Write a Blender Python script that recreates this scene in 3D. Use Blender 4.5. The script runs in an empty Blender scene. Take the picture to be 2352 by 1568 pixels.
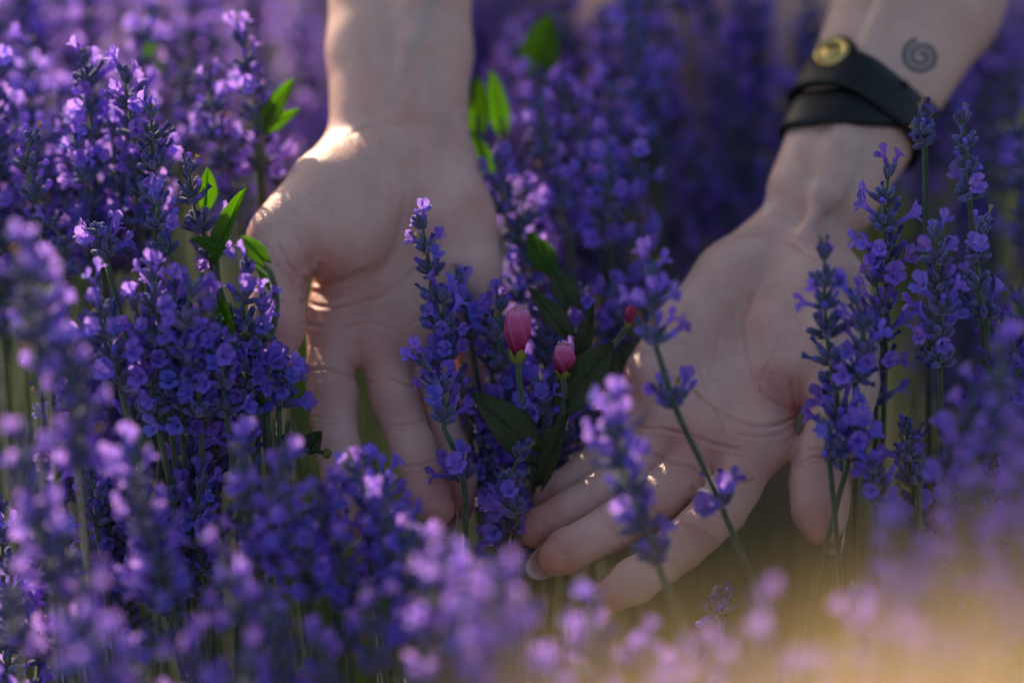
import bpy, math, random
import numpy as np
from mathutils import Vector, Matrix, Quaternion
from mathutils.bvhtree import BVHTree
import openvdb

R = math.radians
rng = random.Random(7)
sc = bpy.context.scene
col = sc.collection

# ------------------------------------------------------------------ camera
PITCH = R(24.0)
D0 = 0.885                      # metres from the lens to the plane in focus
FX = 2352 * 85 / 36             # photo measured on a 2352 x 1568 grid
CAM = Vector((0.0, -D0 * math.cos(PITCH), 0.47 + D0 * math.sin(PITCH)))
FWD = Vector((0, math.cos(PITCH), -math.sin(PITCH)))
UP = Vector((0, math.sin(PITCH), math.cos(PITCH)))
RIGHT = Vector((1, 0, 0))
cd = bpy.data.cameras.new('camera')
cam = bpy.data.objects.new('camera', cd)
col.objects.link(cam)
cam.location = CAM
cam.rotation_euler = (R(90) - PITCH, 0, 0)
cd.lens = 85
cd.sensor_width = 36
cd.clip_start = 0.02
cd.clip_end = 500
cd.dof.use_dof = True
cd.dof.focus_distance = D0 - 0.004
cd.dof.aperture_fstop = 2.4
sc.camera = cam

# ------------------------------------------------------------------ sky, sun, exposure
SUN_EL, SUN_AZ = R(27), R(24)         # azimuth: turned from +Y (behind the hands) towards -X
w = bpy.data.worlds.new('World')
sc.world = w
w.use_nodes = True
nt = w.node_tree
sky = nt.nodes.new('ShaderNodeTexSky')
sky.sky_type = 'NISHITA'
sky.sun_disc = False
sky.sun_elevation = SUN_EL
sky.sun_rotation = -SUN_AZ
sky.dust_density = 3.0
sky.ozone_density = 0.6
nt.links.new(sky.outputs[0], nt.nodes['Background'].inputs[0])
nt.nodes['Background'].inputs[1].default_value = 0.112
sl = bpy.data.lights.new('sun', 'SUN')
sl.energy = 4.5
sl.angle = R(0.5)
sl.color = (1.0, 0.80, 0.58)
so = bpy.data.objects.new('sun', sl)
col.objects.link(so)
SUNV = Vector((-math.sin(SUN_AZ) * math.cos(SUN_EL), math.cos(SUN_AZ) * math.cos(SUN_EL), math.sin(SUN_EL)))
so.rotation_euler = SUNV.to_track_quat('Z', 'Y').to_euler()
so.location = (-1, 2, 3)
vs = sc.view_settings
vs.view_transform = 'Standard'
vs.look = 'None'
vs.exposure = 0.78
vs.gamma = 1
cy = sc.cycles
cy.use_denoising = True
cy.max_bounces = 7
cy.diffuse_bounces = 4
cy.transmission_bounces = 5
cy.transparent_max_bounces = 6
cy.sample_clamp_indirect = 4
cy.use_adaptive_sampling = True
cy.adaptive_threshold = 0.015

# ------------------------------------------------------------------ helpers
def P(u, v, dd=0.0):
    """photo point (2352 grid) and depth offset from the focus plane -> world"""
    d = D0 + dd
    return CAM + RIGHT * ((u - 1176) / FX * d) + UP * (-(v - 784) / FX * d) + FWD * d

def to_uv(pts):
    """world points (n,3) -> photo grid u, v, depth offset"""
    q = pts - np.array(CAM)
    x = q @ np.array(RIGHT); y = q @ np.array(UP); d = q @ np.array(FWD)
    return 1176 + x / d * FX, 784 - y / d * FX, d - D0

class MB:
    """collects geometry of one mesh"""
    def __init__(s):
        s.v, s.f, s.m, s.n = [], [], [], 0
    def add(s, v, f, m=0):
        v = np.asarray(v, float)
        s.v.append(v)
        s.f += [tuple(i + s.n for i in q) for q in f]
        s.m += [m] * len(f)
        s.n += len(v)
    def mesh(s, name, mats, smooth=True):
        me = bpy.data.meshes.new(name)
        vv = np.vstack(s.v)
        me.from_pydata(vv.tolist(), [], s.f)
        for q in mats:
            me.materials.append(q)
        me.polygons.foreach_set('material_index', s.m)
        me.polygons.foreach_set('use_smooth', [smooth] * len(s.f))
        me.update()
        return me

def link(name, data, parent=None, mw=None):
    o = bpy.data.objects.new(name, data)
    col.objects.link(o)
    if parent is not None:
        o.parent = parent
    if mw is not None:
        o.matrix_basis = mw
    return o

def tag(o, label, cat, group=None, kind=None):
    o['label'] = label
    if cat: o['category'] = cat
    if group: o['group'] = group
    if kind: o['kind'] = kind
    return o

def frame(z, hint=Vector((0, 0, 1))):
    z = z.normalized()
    x = hint.cross(z)
    if x.length < 1e-4:
        x = Vector((1, 0, 0)).cross(z)
    x.normalize()
    y = z.cross(x)
    return Matrix((x, y, z)).transposed()

def xf(v, m, t, s=1.0):
    return (np.asarray(v) * s) @ np.array(m).T + np.array(t)

def tube(mb, pts, rad, seg=6, m=0):
    pts = [Vector(p) for p in pts]
    n = len(pts)
    rads = rad if hasattr(rad, '__len__') else [rad] * n
    vv, ff = [], []
    hint = Vector((0.13, 0.97, 0.2))
    for i, p in enumerate(pts):
        t = (pts[min(i + 1, n - 1)] - pts[max(i - 1, 0)]).normalized()
        fr = frame(t, hint)
        for k in range(seg):
            a = 2 * math.pi * k / seg
            vv.append(p + fr @ Vector((math.cos(a), math.sin(a), 0)) * rads[i])
    for i in range(n - 1):
        for k in range(seg):
            a, b = i * seg + k, i * seg + (k + 1) % seg
            ff.append((a, b, b + seg, a + seg))
    ff.append(tuple(range(seg - 1, -1, -1)))
    ff.append(tuple((n - 1) * seg + k for k in range(seg)))
    mb.add([tuple(q) for q in vv], ff, m)

def bez(a, b, c, d, n):
    out = []
    for i in range(n + 1):
        t = i / n
        out.append(a * (1 - t) ** 3 + b * 3 * t * (1 - t) ** 2 + c * 3 * t * t * (1 - t) + d * t ** 3)
    return out

def catmull(pts, n=6):
    pts = [Vector(p) for p in pts]
    q = [pts[0] * 2 - pts[1]] + pts + [pts[-1] * 2 - pts[-2]]
    out = []
    for i in range(1, len(q) - 2):
        for k in range(n):
            t = k / n
            p0, p1, p2, p3 = q[i - 1:i + 3]
            out.append(0.5 * ((2 * p1) + (p2 - p0) * t + (2 * p0 - 5 * p1 + 4 * p2 - p3) * t * t + (3 * p1 - p0 - 3 * p2 + p3) * t ** 3))
    out.append(pts[-1])
    return out

# ------------------------------------------------------------------ materials
def mat(name):
    m = bpy.data.materials.new(name)
    m.use_nodes = True
    n = m.node_tree
    return m, n, n.nodes['Principled BSDF'], n.nodes['Material Output']

def N(n, t, **kw):
    x = n.nodes.new(t)
    for k, v in kw.items():
        setattr(x, k, v)
    return x

def mixcol(n, fac, a, b, blend='MIX'):
    x = N(n, 'ShaderNodeMix', data_type='RGBA', blend_type=blend)
    for sock, val in ((x.inputs[0], fac), (x.inputs[6], a), (x.inputs[7], b)):
        if isinstance(val, (int, float)):
            sock.default_value = val
        elif isinstance(val, tuple):
            sock.default_value = (*val, 1)
        else:
            n.links.new(val, sock)
    return x.outputs[2]

def noise(n, scale, detail=3, rough=0.5, coord='Object', vec=None):
    t = N(n, 'ShaderNodeTexNoise')
    t.inputs['Scale'].default_value = scale
    t.inputs['Detail'].default_value = detail
    t.inputs['Roughness'].default_value = rough
    if vec is None:
        vec = N(n, 'ShaderNodeTexCoord').outputs[coord]
    n.links.new(vec, t.inputs['Vector'])
    return t.outputs['Fac']

def ramp(n, fac, lo, hi):
    r = N(n, 'ShaderNodeMapRange')
    r.inputs['From Min'].default_value = lo
    r.inputs['From Max'].default_value = hi
    n.links.new(fac, r.inputs['Value'])
    return r.outputs['Result']

def bump(n, h, strength, dist, bsdf):
    b = N(n, 'ShaderNodeBump')
    b.inputs['Strength'].default_value = strength
    b.inputs['Distance'].default_value = dist
    n.links.new(h, b.inputs['Height'])
    n.links.new(b.outputs[0], bsdf.inputs['Normal'])
    return b

def thin(name, ca, cb, trans, tw, scale, rough=0.55, sheen=0.0, vary=0.5):
    """thin plant tissue: reflects and lets light through"""
    m, n, b, out = mat(name)
    oi = N(n, 'ShaderNodeObjectInfo')
    f = noise(n, scale, 2)
    c = mixcol(n, ramp(n, f, 0.3, 0.7), ca, cb)
    hs = N(n, 'ShaderNodeHueSaturation')
    mr = N(n, 'ShaderNodeMapRange')
    mr.inputs['To Min'].default_value = 1 - 0.42 * vary
    mr.inputs['To Max'].default_value = 1 + 0.40 * vary
    n.links.new(oi.outputs['Random'], mr.inputs['Value'])
    n.links.new(mr.outputs[0], hs.inputs['Value'])
    mh = N(n, 'ShaderNodeMapRange')
    mh.inputs['To Min'].default_value = 0.5 - 0.025 * vary
    mh.inputs['To Max'].default_value = 0.5 + 0.032 * vary
    wn = N(n, 'ShaderNodeTexWhiteNoise', noise_dimensions='1D')
    n.links.new(oi.outputs['Random'], wn.inputs['W'])
    n.links.new(wn.outputs['Value'], mh.inputs['Value'])
    n.links.new(mh.outputs[0], hs.inputs['Hue'])
    n.links.new(c, hs.inputs['Color'])
    n.links.new(hs.outputs[0], b.inputs['Base Color'])
    b.inputs['Roughness'].default_value = rough
    b.inputs['Specular IOR Level'].default_value = 0.25
    b.inputs['Sheen Weight'].default_value = sheen
    if tw > 0:
        tr = N(n, 'ShaderNodeBsdfTranslucent')
        tr.inputs[0].default_value = (*trans, 1)
        mx = N(n, 'ShaderNodeMixShader')
        mx.inputs[0].default_value = tw
        n.links.new(b.outputs[0], mx.inputs[1])
        n.links.new(tr.outputs[0], mx.inputs[2])
        n.links.new(mx.outputs[0], out.inputs[0])
    return m

M = {}
M['petal'] = thin('petal', (0.165, 0.130, 0.68), (0.26, 0.205, 0.84), (0.52, 0.29, 0.94), 0.52, 300, 0.6, 0.15, 1.0)
M['calyx'] = thin('calyx', (0.062, 0.064, 0.130), (0.115, 0.112, 0.215), (0.2, 0.12, 0.3), 0.10, 500, 0.7, 0.6)
M['calyx_tip'] = thin('calyx_tip', (0.085, 0.085, 0.27), (0.15, 0.13, 0.40), (0.2, 0.12, 0.5), 0.15, 500, 0.7, 0.5)
M['wilt'] = thin('wilted_petal', (0.03, 0.035, 0.20), (0.06, 0.07, 0.33), (0.1, 0.1, 0.4), 0.1, 600, 0.7, 0.2)
M['dry'] = thin('dry_petal', (0.34, 0.22, 0.13), (0.5, 0.36, 0.24), (0.4, 0.25, 0.1), 0.2, 500, 0.8)
M['bract'] = thin('bract', (0.13, 0.065, 0.04), (0.22, 0.12, 0.07), (0.2, 0.1, 0.05), 0.2, 400, 0.8)
M['stem'] = thin('stem', (0.065, 0.10, 0.05), (0.12, 0.17, 0.08), (0.1, 0.2, 0.05), 0.12, 250, 0.6, 0.4, 0.6)
M['leaf'] = thin('leaf', (0.035, 0.085, 0.014), (0.06, 0.13, 0.02), (0.40, 0.68, 0.03), 0.55, 90, 0.5, 0.0, 0.25)
M['leafshade'] = thin('leaf_shaded_mottled', (0.030, 0.066, 0.018), (0.085, 0.078, 0.034), (0.10, 0.19, 0.02), 0.28, 160, 0.55, 0.0, 0.3)  # darker copy of leaf, shade put into the colour, plus real brown mottling
M['grass'] = thin('grass', (0.035, 0.07, 0.014), (0.07, 0.12, 0.025), (0.05, 0.10, 0.015), 0.3, 30, 0.55)
M['straw'] = thin('straw', (0.50, 0.38, 0.19), (0.62, 0.49, 0.27), (0.70, 0.52, 0.25), 0.5, 60, 0.6)

def soil():
    m, n, b, out = mat('soil')
    f = noise(n, 14, 8, 0.65)
    c = mixcol(n, ramp(n, f, 0.35, 0.65), (0.035, 0.026, 0.018), (0.085, 0.062, 0.042))
    n.links.new(c, b.inputs['Base Color'])
    b.inputs['Roughness'].default_value = 0.95
    bump(n, noise(n, 60, 6, 0.7), 0.8, 0.02, b)
    return m

def skin():
    m, n, b, out = mat('skin')
    tc = N(n, 'ShaderNodeTexCoord').outputs['Object']
    red = N(n, 'ShaderNodeAttribute', attribute_name='redness').outputs['Fac']
    vein = N(n, 'ShaderNodeAttribute', attribute_name='vein').outputs['Fac']
    base = mixcol(n, ramp(n, noise(n, 55, 4, 0.6, vec=tc), 0.35, 0.65), (0.67, 0.39, 0.305), (0.77, 0.485, 0.395))
    c = mixcol(n, red, base, (0.58, 0.23, 0.18))
    c = mixcol(n, ramp(n, noise(n, 210, 3, 0.6, vec=tc), 0.52, 0.8), c, (0.66, 0.36, 0.29))
    c = mixcol(n, vein, c, (0.30, 0.33, 0.34))
    n.links.new(c, b.inputs['Base Color'])
    b.inputs['Roughness'].default_value = 0.47
    b.inputs['Specular IOR Level'].default_value = 0.45
    b.inputs['Subsurface Weight'].default_value = 0.35
    b.inputs['Subsurface Radius'].default_value = (1.0, 0.35, 0.2)
    b.inputs['Subsurface Scale'].default_value = 0.0045
    # fine skin relief: crossing lines and pores
    vo = N(n, 'ShaderNodeTexVoronoi', feature='DISTANCE_TO_EDGE')
    vo.inputs['Scale'].default_value = 620
    mp = N(n, 'ShaderNodeMapping')
    mp.inputs['Scale'].default_value = (1.0, 0.55, 0.55)
    mp.inputs['Rotation'].default_value = (0.3, 0.5, 0.4)
    n.links.new(tc, mp.inputs[0])
    wob = N(n, 'ShaderNodeVectorMath', operation='ADD')
    nz = N(n, 'ShaderNodeTexNoise'); nz.inputs['Scale'].default_value = 160
    n.links.new(tc, nz.inputs['Vector'])
    sc_ = N(n, 'ShaderNodeVectorMath', operation='SCALE'); sc_.inputs[3].default_value = 0.004
    n.links.new(nz.outputs['Color'], sc_.inputs[0])
    n.links.new(mp.outputs[0], wob.inputs[0]); n.links.new(sc_.outputs[0], wob.inputs[1])
    n.links.new(wob.outputs[0], vo.inputs['Vector'])
    ln = ramp(n, vo.outputs['Distance'], 0.0, 0.16)
    add = N(n, 'ShaderNodeMath', operation='MULTIPLY_ADD')
    n.links.new(noise(n, 420, 4, 0.6, vec=tc), add.inputs[0]); add.inputs[1].default_value = 0.9
    n.links.new(ln, add.inputs[2])
    bump(n, add.outputs[0], 0.45, 0.00022, b)
    return m

def simple(name, c, rough, metal=0.0, spec=0.5, sss=0.0):
    m, n, b, out = mat(name)
    cc = mixcol(n, ramp(n, noise(n, 180, 4, 0.6), 0.35, 0.7), tuple(x * 0.82 for x in c), c)
    n.links.new(cc, b.inputs['Base Color'])
    b.inputs['Roughness'].default_value = rough
    b.inputs['Metallic'].default_value = metal
    b.inputs['Specular IOR Level'].default_value = spec
    b.inputs['Subsurface Weight'].default_value = sss
    b.inputs['Subsurface Scale'].default_value = 0.002
    bump(n, noise(n, 700, 4, 0.6), 0.25, 0.0003, b)
    return m

def add_veins(m, freq, lighten):
    n = m.node_tree
    b = n.nodes['Principled BSDF']
    sx = N(n, 'ShaderNodeSeparateXYZ')
    n.links.new(N(n, 'ShaderNodeTexCoord').outputs['Object'], sx.inputs[0])
    ab = N(n, 'ShaderNodeMath', operation='ABSOLUTE'); n.links.new(sx.outputs[0], ab.inputs[0])
    ma = N(n, 'ShaderNodeMath', operation='MULTIPLY_ADD'); ma.inputs[1].default_value = -0.75
    n.links.new(ab.outputs[0], ma.inputs[0]); n.links.new(sx.outputs[1], ma.inputs[2])
    pp = N(n, 'ShaderNodeMath', operation='PINGPONG'); pp.inputs[1].default_value = freq
    n.links.new(ma.outputs[0], pp.inputs[0])
    f = ramp(n, pp.outputs[0], freq * .16, 0.0)
    src = b.inputs['Base Color'].links[0].from_socket
    c = mixcol(n, f, src, lighten)
    n.links.new(c, b.inputs['Base Color'])
    bump(n, f, -0.5, 0.0004, b)
add_veins(M['leaf'], .0016, (0.11, 0.17, 0.05))
add_veins(M['leafshade'], .0018, (0.10, 0.12, 0.05))
M['soil'] = soil()
M['skin'] = skin()
M['nail'] = simple('fingernail', (0.66, 0.44, 0.38), 0.22, 0, 0.5, 0.2)
M['nailtip'] = simple('nail_edge', (0.62, 0.48, 0.42), 0.35)
M['nailred'] = simple('nail_dark', (0.34, 0.075, 0.065), 0.35)
M['leather'] = simple('black_leather', (0.007, 0.008, 0.010), 0.46, 0, 0.35)
M['brass'] = simple('brass', (0.72, 0.52, 0.18), 0.28, 1.0)
M['ink'] = simple('tattoo_ink', (0.018, 0.055, 0.075), 0.55)
M['hole'] = simple('punched_hole', (0.004, 0.004, 0.004), 0.9)
M['cloth'] = simple('brown_cloth', (0.075, 0.05, 0.04), 0.9)
M['hair'] = simple('brown_hair', (0.06, 0.035, 0.02), 0.5)
M['sepal'] = thin('sepal', (0.16, 0.18, 0.035), (0.28, 0.26, 0.06), (0.3, 0.32, 0.05), 0.2, 300, 0.5)

def budpink():
    m, n, b, out = mat('bindweed_petal')
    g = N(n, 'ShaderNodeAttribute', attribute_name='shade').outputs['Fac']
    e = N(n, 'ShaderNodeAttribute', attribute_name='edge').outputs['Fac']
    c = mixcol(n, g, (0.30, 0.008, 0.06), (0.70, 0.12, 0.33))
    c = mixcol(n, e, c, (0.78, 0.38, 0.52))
    n.links.new(c, b.inputs['Base Color'])
    b.inputs['Roughness'].default_value = 0.55
    b.inputs['Specular IOR Level'].default_value = 0.25
    b.inputs['Subsurface Weight'].default_value = 0.25
    b.inputs['Subsurface Scale'].default_value = 0.002
    bump(n, noise(n, 900, 3), 0.3, 0.0003, b)
    return m
M['budpink'] = budpink()

# ------------------------------------------------------------------ ground
mb = MB()
S = 60
mb.add([(-S, -S, 0), (S, -S, 0), (S, S, 0), (-S, S, 0)], [(0, 1, 2, 3)])
g = link('ground', mb.mesh('ground', [M['soil']]))
tag(g, 'dark brown soil under the lavender rows', None, kind='structure')

# ------------------------------------------------------------------ person: hands and arms grown as one smooth surface
class Field:
    def __init__(s, lo, hi, h):
        s.lo, s.h = np.array(lo), h
        s.shape = tuple(int(math.ceil((b - a) / h)) + 1 for a, b in zip(lo, hi))
        s.a = np.full(s.shape, 0.05, np.float32)
    def new(s):
        return np.full(s.shape, 0.05, np.float32)
    def box(s, lo, hi):
        i0 = np.maximum(0, np.floor((np.array(lo) - s.lo) / s.h).astype(int))
        i1 = np.minimum(np.array(s.shape), np.ceil((np.array(hi) - s.lo) / s.h).astype(int) + 1)
        if (i1 <= i0).any():
            return None
        ax = [s.lo[k] + np.arange(i0[k], i1[k]) * s.h for k in range(3)]
        X = np.meshgrid(*ax, indexing='ij', sparse=True)
        return tuple(slice(i0[k], i1[k]) for k in range(3)), X
    def cone(s, a, b, ra, rb, k=0.004, arr=None):
        arr = s.a if arr is None else arr
        a, b = np.array(a), np.array(b)
        mg = max(ra, rb) + k + 0.012
        q = s.box(np.minimum(a, b) - mg, np.maximum(a, b) + mg)
        if q is None: return
        sl_, (X, Y, Z) = q
        d = b - a
        L2 = max(d @ d, 1e-9)
        t = np.clip(((X - a[0]) * d[0] + (Y - a[1]) * d[1] + (Z - a[2]) * d[2]) / L2, 0, 1)
        dist = np.sqrt((X - a[0] - t * d[0]) ** 2 + (Y - a[1] - t * d[1]) ** 2 + (Z - a[2] - t * d[2]) ** 2) - (ra + (rb - ra) * t)
        smin(arr, sl_, dist.astype(np.float32), k)
    def quads(s, arr=None):
        g_ = openvdb.FloatGrid(0.05)
        g_.copyFromArray(np.ascontiguousarray(s.a if arr is None else arr))
        pts, qd = g_.convertToQuads(0.0)
        return pts.astype(float) * s.h + s.lo, qd[:, ::-1]

def smin(arr, sl_, d, k):
    c = arr[sl_]
    if k <= 0:
        arr[sl_] = np.minimum(c, d); return
    h = np.maximum(k - np.abs(c - d), 0) / k
    arr[sl_] = np.minimum(c, d) - h * h * k * 0.25

def C(u, v, dd, r):
    """a joint given by its place in the photo, the depth of its near surface and its radius in mm"""
    return P(u, v, dd + r * 0.001), r * 0.001

def hand(arm, palm, fingers, thumb, h=0.0008, kp=0.007):
    allp = []
    for ch in arm + palm + fingers + [thumb]:
        for q in ch:
            p, r = C(*q)
            if q[1] > -240:
                allp += [p - Vector((r, r, r)), p + Vector((r, r, r))]
    lo = np.min([list(p) for p in allp], 0) - 0.006
    hi = np.max([list(p) for p in allp], 0) + 0.006
    F = Field(lo, hi, h)
    def run(ch, k, arr):
        pr = [C(*q) for q in ch]
        for (a, ra), (b, rb) in zip(pr, pr[1:]):
            F.cone(a, b, ra, rb, k, arr)
    for ch in arm:
        run(ch, 0.006, F.a)
    for ch in palm:
        run(ch, kp, F.a)
    fa = F.new()
    full = (slice(None),) * 3
    for ch in fingers:
        t = F.new()
        run([(a_, b_, c_ + .0004, d_ * .95) for a_, b_, c_, d_ in ch], 0.003, t)
        smin(fa, full, t, 0.0012)
    smin(F.a, full, fa, 0.004)
    t = F.new()
    run(thumb, 0.0045, t)
    smin(F.a, full, t, 0.0045)
    v, q = F.quads()
    return v, q

armA = [[(866, -420, .094, 20.5), (860, 120, .058, 18.0), (856, 270, .047, 16.8)],
        [(915, -420, .092, 22), (913, 120, .057, 17.5), (905, 290, .046, 14.5)],
        [(985, -420, .096, 20.5), (979, 120, .060, 17.5), (985, 290, .049, 15.5)],
        [(925, -300, .085, 4), (945, 100, .0545, 3.2), (925, 250, .0455, 2.2)]]
palmA = [[(822, 378, .040, 17), (755, 445, .023, 15.5), (690, 510, .015, 13.3), (640, 545, .013, 11)],
         [(855, 415, .034, 17), (805, 530, .020, 15), (752, 578, .019, 11)],
         [(1010, 380, .043, 15), (1040, 500, .034, 15), (1060, 600, .032, 14.5)],
         [(850, 400, .052, 13), (768, 740, .031, 11.3)],
         [(890, 400, .053, 13), (880, 770, .028, 11.3)],
         [(950, 400, .053, 13), (985, 740, .031, 11)],
         [(1000, 400, .048, 13), (1075, 650, .036, 11)],
         [(780, 770, .0265, 9), (885, 800, .0255, 9), (985, 760, .029, 9)]]
fingA = [[(768, 740, .029, 10.3), (757, 860, .019, 9.2), (764, 905, .014, 9.5), (767, 960, .009, 8.6), (776, 1030, .003, 8.7), (786, 1085, -.001, 7.8), (796, 1140, -.004, 8), (802, 1190, -.005, 6.6)],
         [(880, 770, .028, 10.3), (897, 880, .019, 8.7), (910, 925, .014, 9.0), (927, 972, .009, 8.3), (948, 1025, .004, 8.5), (965, 1066, .000, 7.9), (986, 1122, -.005, 8.4), (1003, 1168, -.009, 7.2)],
         [(985, 740, .032, 9.8), (988, 860, .030, 8.6), (1015, 960, .024, 8.1), (1038, 1050, .018, 7.7), (1050, 1100, .014, 7.5), (1054, 1140, .012, 6.6)],
         [(1075, 650, .038, 9.3), (1085, 730, .044, 7.8), (1080, 820, .046, 7.2), (1075, 900, .043, 6.8), (1072, 940, .041, 6)]]
thumbA = [(642, 545, .013, 11.3), (643, 615, .008, 10.3), (637, 690, .005, 9.5), (636, 750, .002, 9.8), (630, 808, .001, 7.6)]

armB = [[(2190, -420, .113, 27), (2056, -20, .086, 23.5), (1917, 300, .058, 17), (1852, 440, .043, 15.5)],
        [(2335, -380, .116, 27), (2165, 20, .090, 23), (1992, 325, .061, 16.5), (1925, 465, .046, 15)],
        [(2262, -400, .111, 28), (2110, 0, .084, 24), (1955, 312, .056, 16.5), (1885, 455, .041, 15)],
        [(2150, -250, .094, 3.5), (1975, 160, .0605, 3.4), (1925, 330, .0475, 3.6), (1888, 450, .0355, 3.0), (1850, 540, .0335, 2.2)],
        [(1960, 330, .0510, 2.6), (1915, 450, .0375, 2.2)]]
palmB = [[(1790, 560, .042, 15), (1690, 650, .029, 15.5), (1590, 760, .021, 14.5), (1510, 860, .015, 12)],
         [(1850, 560, .043, 15), (1880, 680, .020, 18.5), (1910, 800, .005, 16.5), (1935, 880, -.001, 13)],
         [(1820, 640, .032, 15), (1800, 760, .015, 13.5), (1815, 850, .009, 10.5)],
         [(1810, 620, .042, 13), (1748, 1005, -.003, 11.5)],
         [(1790, 620, .042, 13), (1640, 1000, .003, 11.3)],
         [(1760, 620, .044, 13), (1555, 960, .009, 10.8)],
         [(1740, 630, .044, 13), (1500, 890, .016, 10.5)],
         [(1740, 1030, -.0045, 9), (1640, 1015, .0005, 9), (1550, 980, .0065, 9)]]
fingB = [[(1748, 1005, -.002, 11.2), (1690, 1120, -.012, 9.3), (1655, 1168, -.016, 9.9), (1610, 1213, -.020, 8.9), (1565, 1252, -.024, 9.0), (1520, 1290, -.0275, 8.1), (1455, 1335, -.032, 8.3), (1410, 1364, -.035, 6.8)],
         [(1640, 1000, .004, 11), (1566, 1100, -.005, 9.2), (1510, 1145, -.010, 9.5), (1456, 1182, -.014, 8.6), (1405, 1212, -.018, 8.8), (1360, 1237, -.021, 8.1), (1305, 1264, -.025, 8.3), (1280, 1279, -.027, 7.2)],
         [(1555, 960, .010, 10.5), (1470, 1070, .005, 8.6), (1420, 1107, .002, 8.7), (1368, 1140, -.001, 7.9), (1320, 1168, -.004, 8.0), (1288, 1186, -.006, 7.3), (1243, 1210, -.008, 7.3), (1226, 1220, -.0085, 6.3)],
         [(1500, 890, .018, 10), (1430, 1010, .015, 8.0), (1345, 1083, .013, 7.2), (1290, 1123, .012, 6.9), (1258, 1148, .012, 6.0)]]
thumbB = [(1935, 880, .000, 12.6), (1928, 950, -.003, 11), (1898, 1045, -.008, 10.1), (1884, 1110, -.012, 10.6), (1884, 1172, -.015, 9.6), (1892, 1208, -.016, 7.2)]

def c2(*p): return [((1000 + x * .8294) / 1.7415, (900 + y * .8294) / 1.7415) for x, y in p]
def c3(*p): return [((2000 + x / 1.0453) / 1.7415, (1000 + y / 1.0453) / 1.7415) for x, y in p]
def c1(*p): return [((900 + x * .7016) / 1.7415, (y * .7016) / 1.7415) for x, y in p]

# (polyline, depth mm, half width in photo units)
creaseA = [([(800, 312), (850, 290), (950, 284), (1060, 287)], 0.55, 7), ([(880, 276), (960, 268), (1050, 266)], 0.35, 6),
           ([(700, 646), (722, 630), (738, 608)], 1.0, 9), ([(700, 640), (735, 650), (780, 648), (830, 622)], 1.2, 9), ([(712, 668), (760, 672), (820, 655), (890, 610)], .7, 8),
           ([(692, 690), (745, 704), (820, 690), (900, 660), (950, 610)], 1.0, 7),
           ([(690, 742), (760, 752), (850, 735), (930, 750), (990, 700)], 0.8, 7),
           ([(700, 790), (760, 800), (830, 790)], 0.4, 6),
           ([(694, 853), (755, 846), (822, 868)], 1.1, 6), ([(838, 878), (895, 867), (952, 886)], 1.1, 6),
           ([(702, 955), (765, 962), (822, 953)], 0.8, 5), ([(704, 967), (765, 974), (822, 964)], 0.45, 5), ([(720, 1082), (790, 1088), (850, 1080)], 0.6, 5),
           ([(866, 975), (928, 975), (985, 960)], 0.8, 5), ([(872, 985), (930, 986), (985, 971)], 0.45, 5), ([(915, 1075), (967, 1066), (1015, 1052)], 0.7, 5),
           ([(640, 560), (660, 600), (690, 640)], 0.8, 7), ([(610, 560), (635, 610), (680, 660)], 0.6, 7), ([(590, 700), (630, 690), (680, 705)], 0.6, 6),
           ([(680, 540), (710, 590), (735, 610)], 0.6, 7), ([(830, 330), (850, 420), (840, 520), (800, 600)], 0.22, 9),
           ([(880, 330), (900, 430), (895, 540), (860, 620)], 0.25, 9)]
creaseB = [([(1690, 545), (1760, 540), (1830, 570), (1880, 600)], 0.9, 6), ([(1710, 530), (1790, 528), (1860, 560)], 0.5, 6),
           (c3((1268, 668), (1200, 655), (1120, 600), (1060, 520), (1030, 420), (1015, 300), (1060, 180)), 0.8, 8),
           (c3((1268, 680), (1180, 720), (1080, 735), (960, 690), (850, 620), (770, 540)), 1.1, 7),
           (c3((1000, 830), (900, 810), (800, 775), (700, 750), (600, 742), (540, 720)), 1.0, 7),
           (c3((1265, 700), (1180, 760), (1090, 780), (1000, 770)), 0.7, 6), (c3((1262, 740), (1200, 800), (1100, 830)), 0.5, 6),
           (c3((1240, 655), (1225, 600), (1220, 540)), 0.9, 7),
           (c3((830, 470), (870, 600), (930, 720), (960, 830)), 0.5, 7), (c3((700, 560), (760, 680), (800, 760)), 0.4, 7), (c3((950, 700), (930, 790), (960, 860)), 0.4, 6),
           (c3((1150, 420), (1100, 520), (1090, 600)), 0.4, 7), (c3((930, 300), (900, 430), (880, 560)), 0.4, 8),
           (c3((650, 850), (720, 890), (800, 905), (860, 950)), 1.2, 6), (c3((820, 1050), (900, 1010), (1000, 975), (1060, 960)), 0.9, 6), (c3((580, 830), (620, 850), (660, 870)), 0.8, 6),
           (c3((760, 1140), (850, 1175), (930, 1260)), 0.9, 5), (c3((745, 1155), (830, 1190), (910, 1280)), 0.5, 5), (c3((680, 1265), (730, 1310), (775, 1380)), 0.7, 5),
           (c3((560, 1020), (630, 1060), (690, 1150)), 0.8, 5), (c3((545, 1030), (615, 1075), (670, 1160)), 0.4, 5), (c3((430, 1120), (480, 1170), (520, 1240)), 0.6, 5),
           (c3((370, 1010), (400, 1060), (430, 1100)), 0.6, 5),
           (c3((1235, 905), (1300, 870), (1400, 865), (1470, 890)), 0.9, 6), (c3((1230, 920), (1300, 890), (1400, 885)), 0.5, 5), (c3((1290, 830), (1350, 835)), 0.5, 5),
           (c3((1230, 990), (1290, 985), (1350, 1000)), 0.35, 5)]
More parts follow.
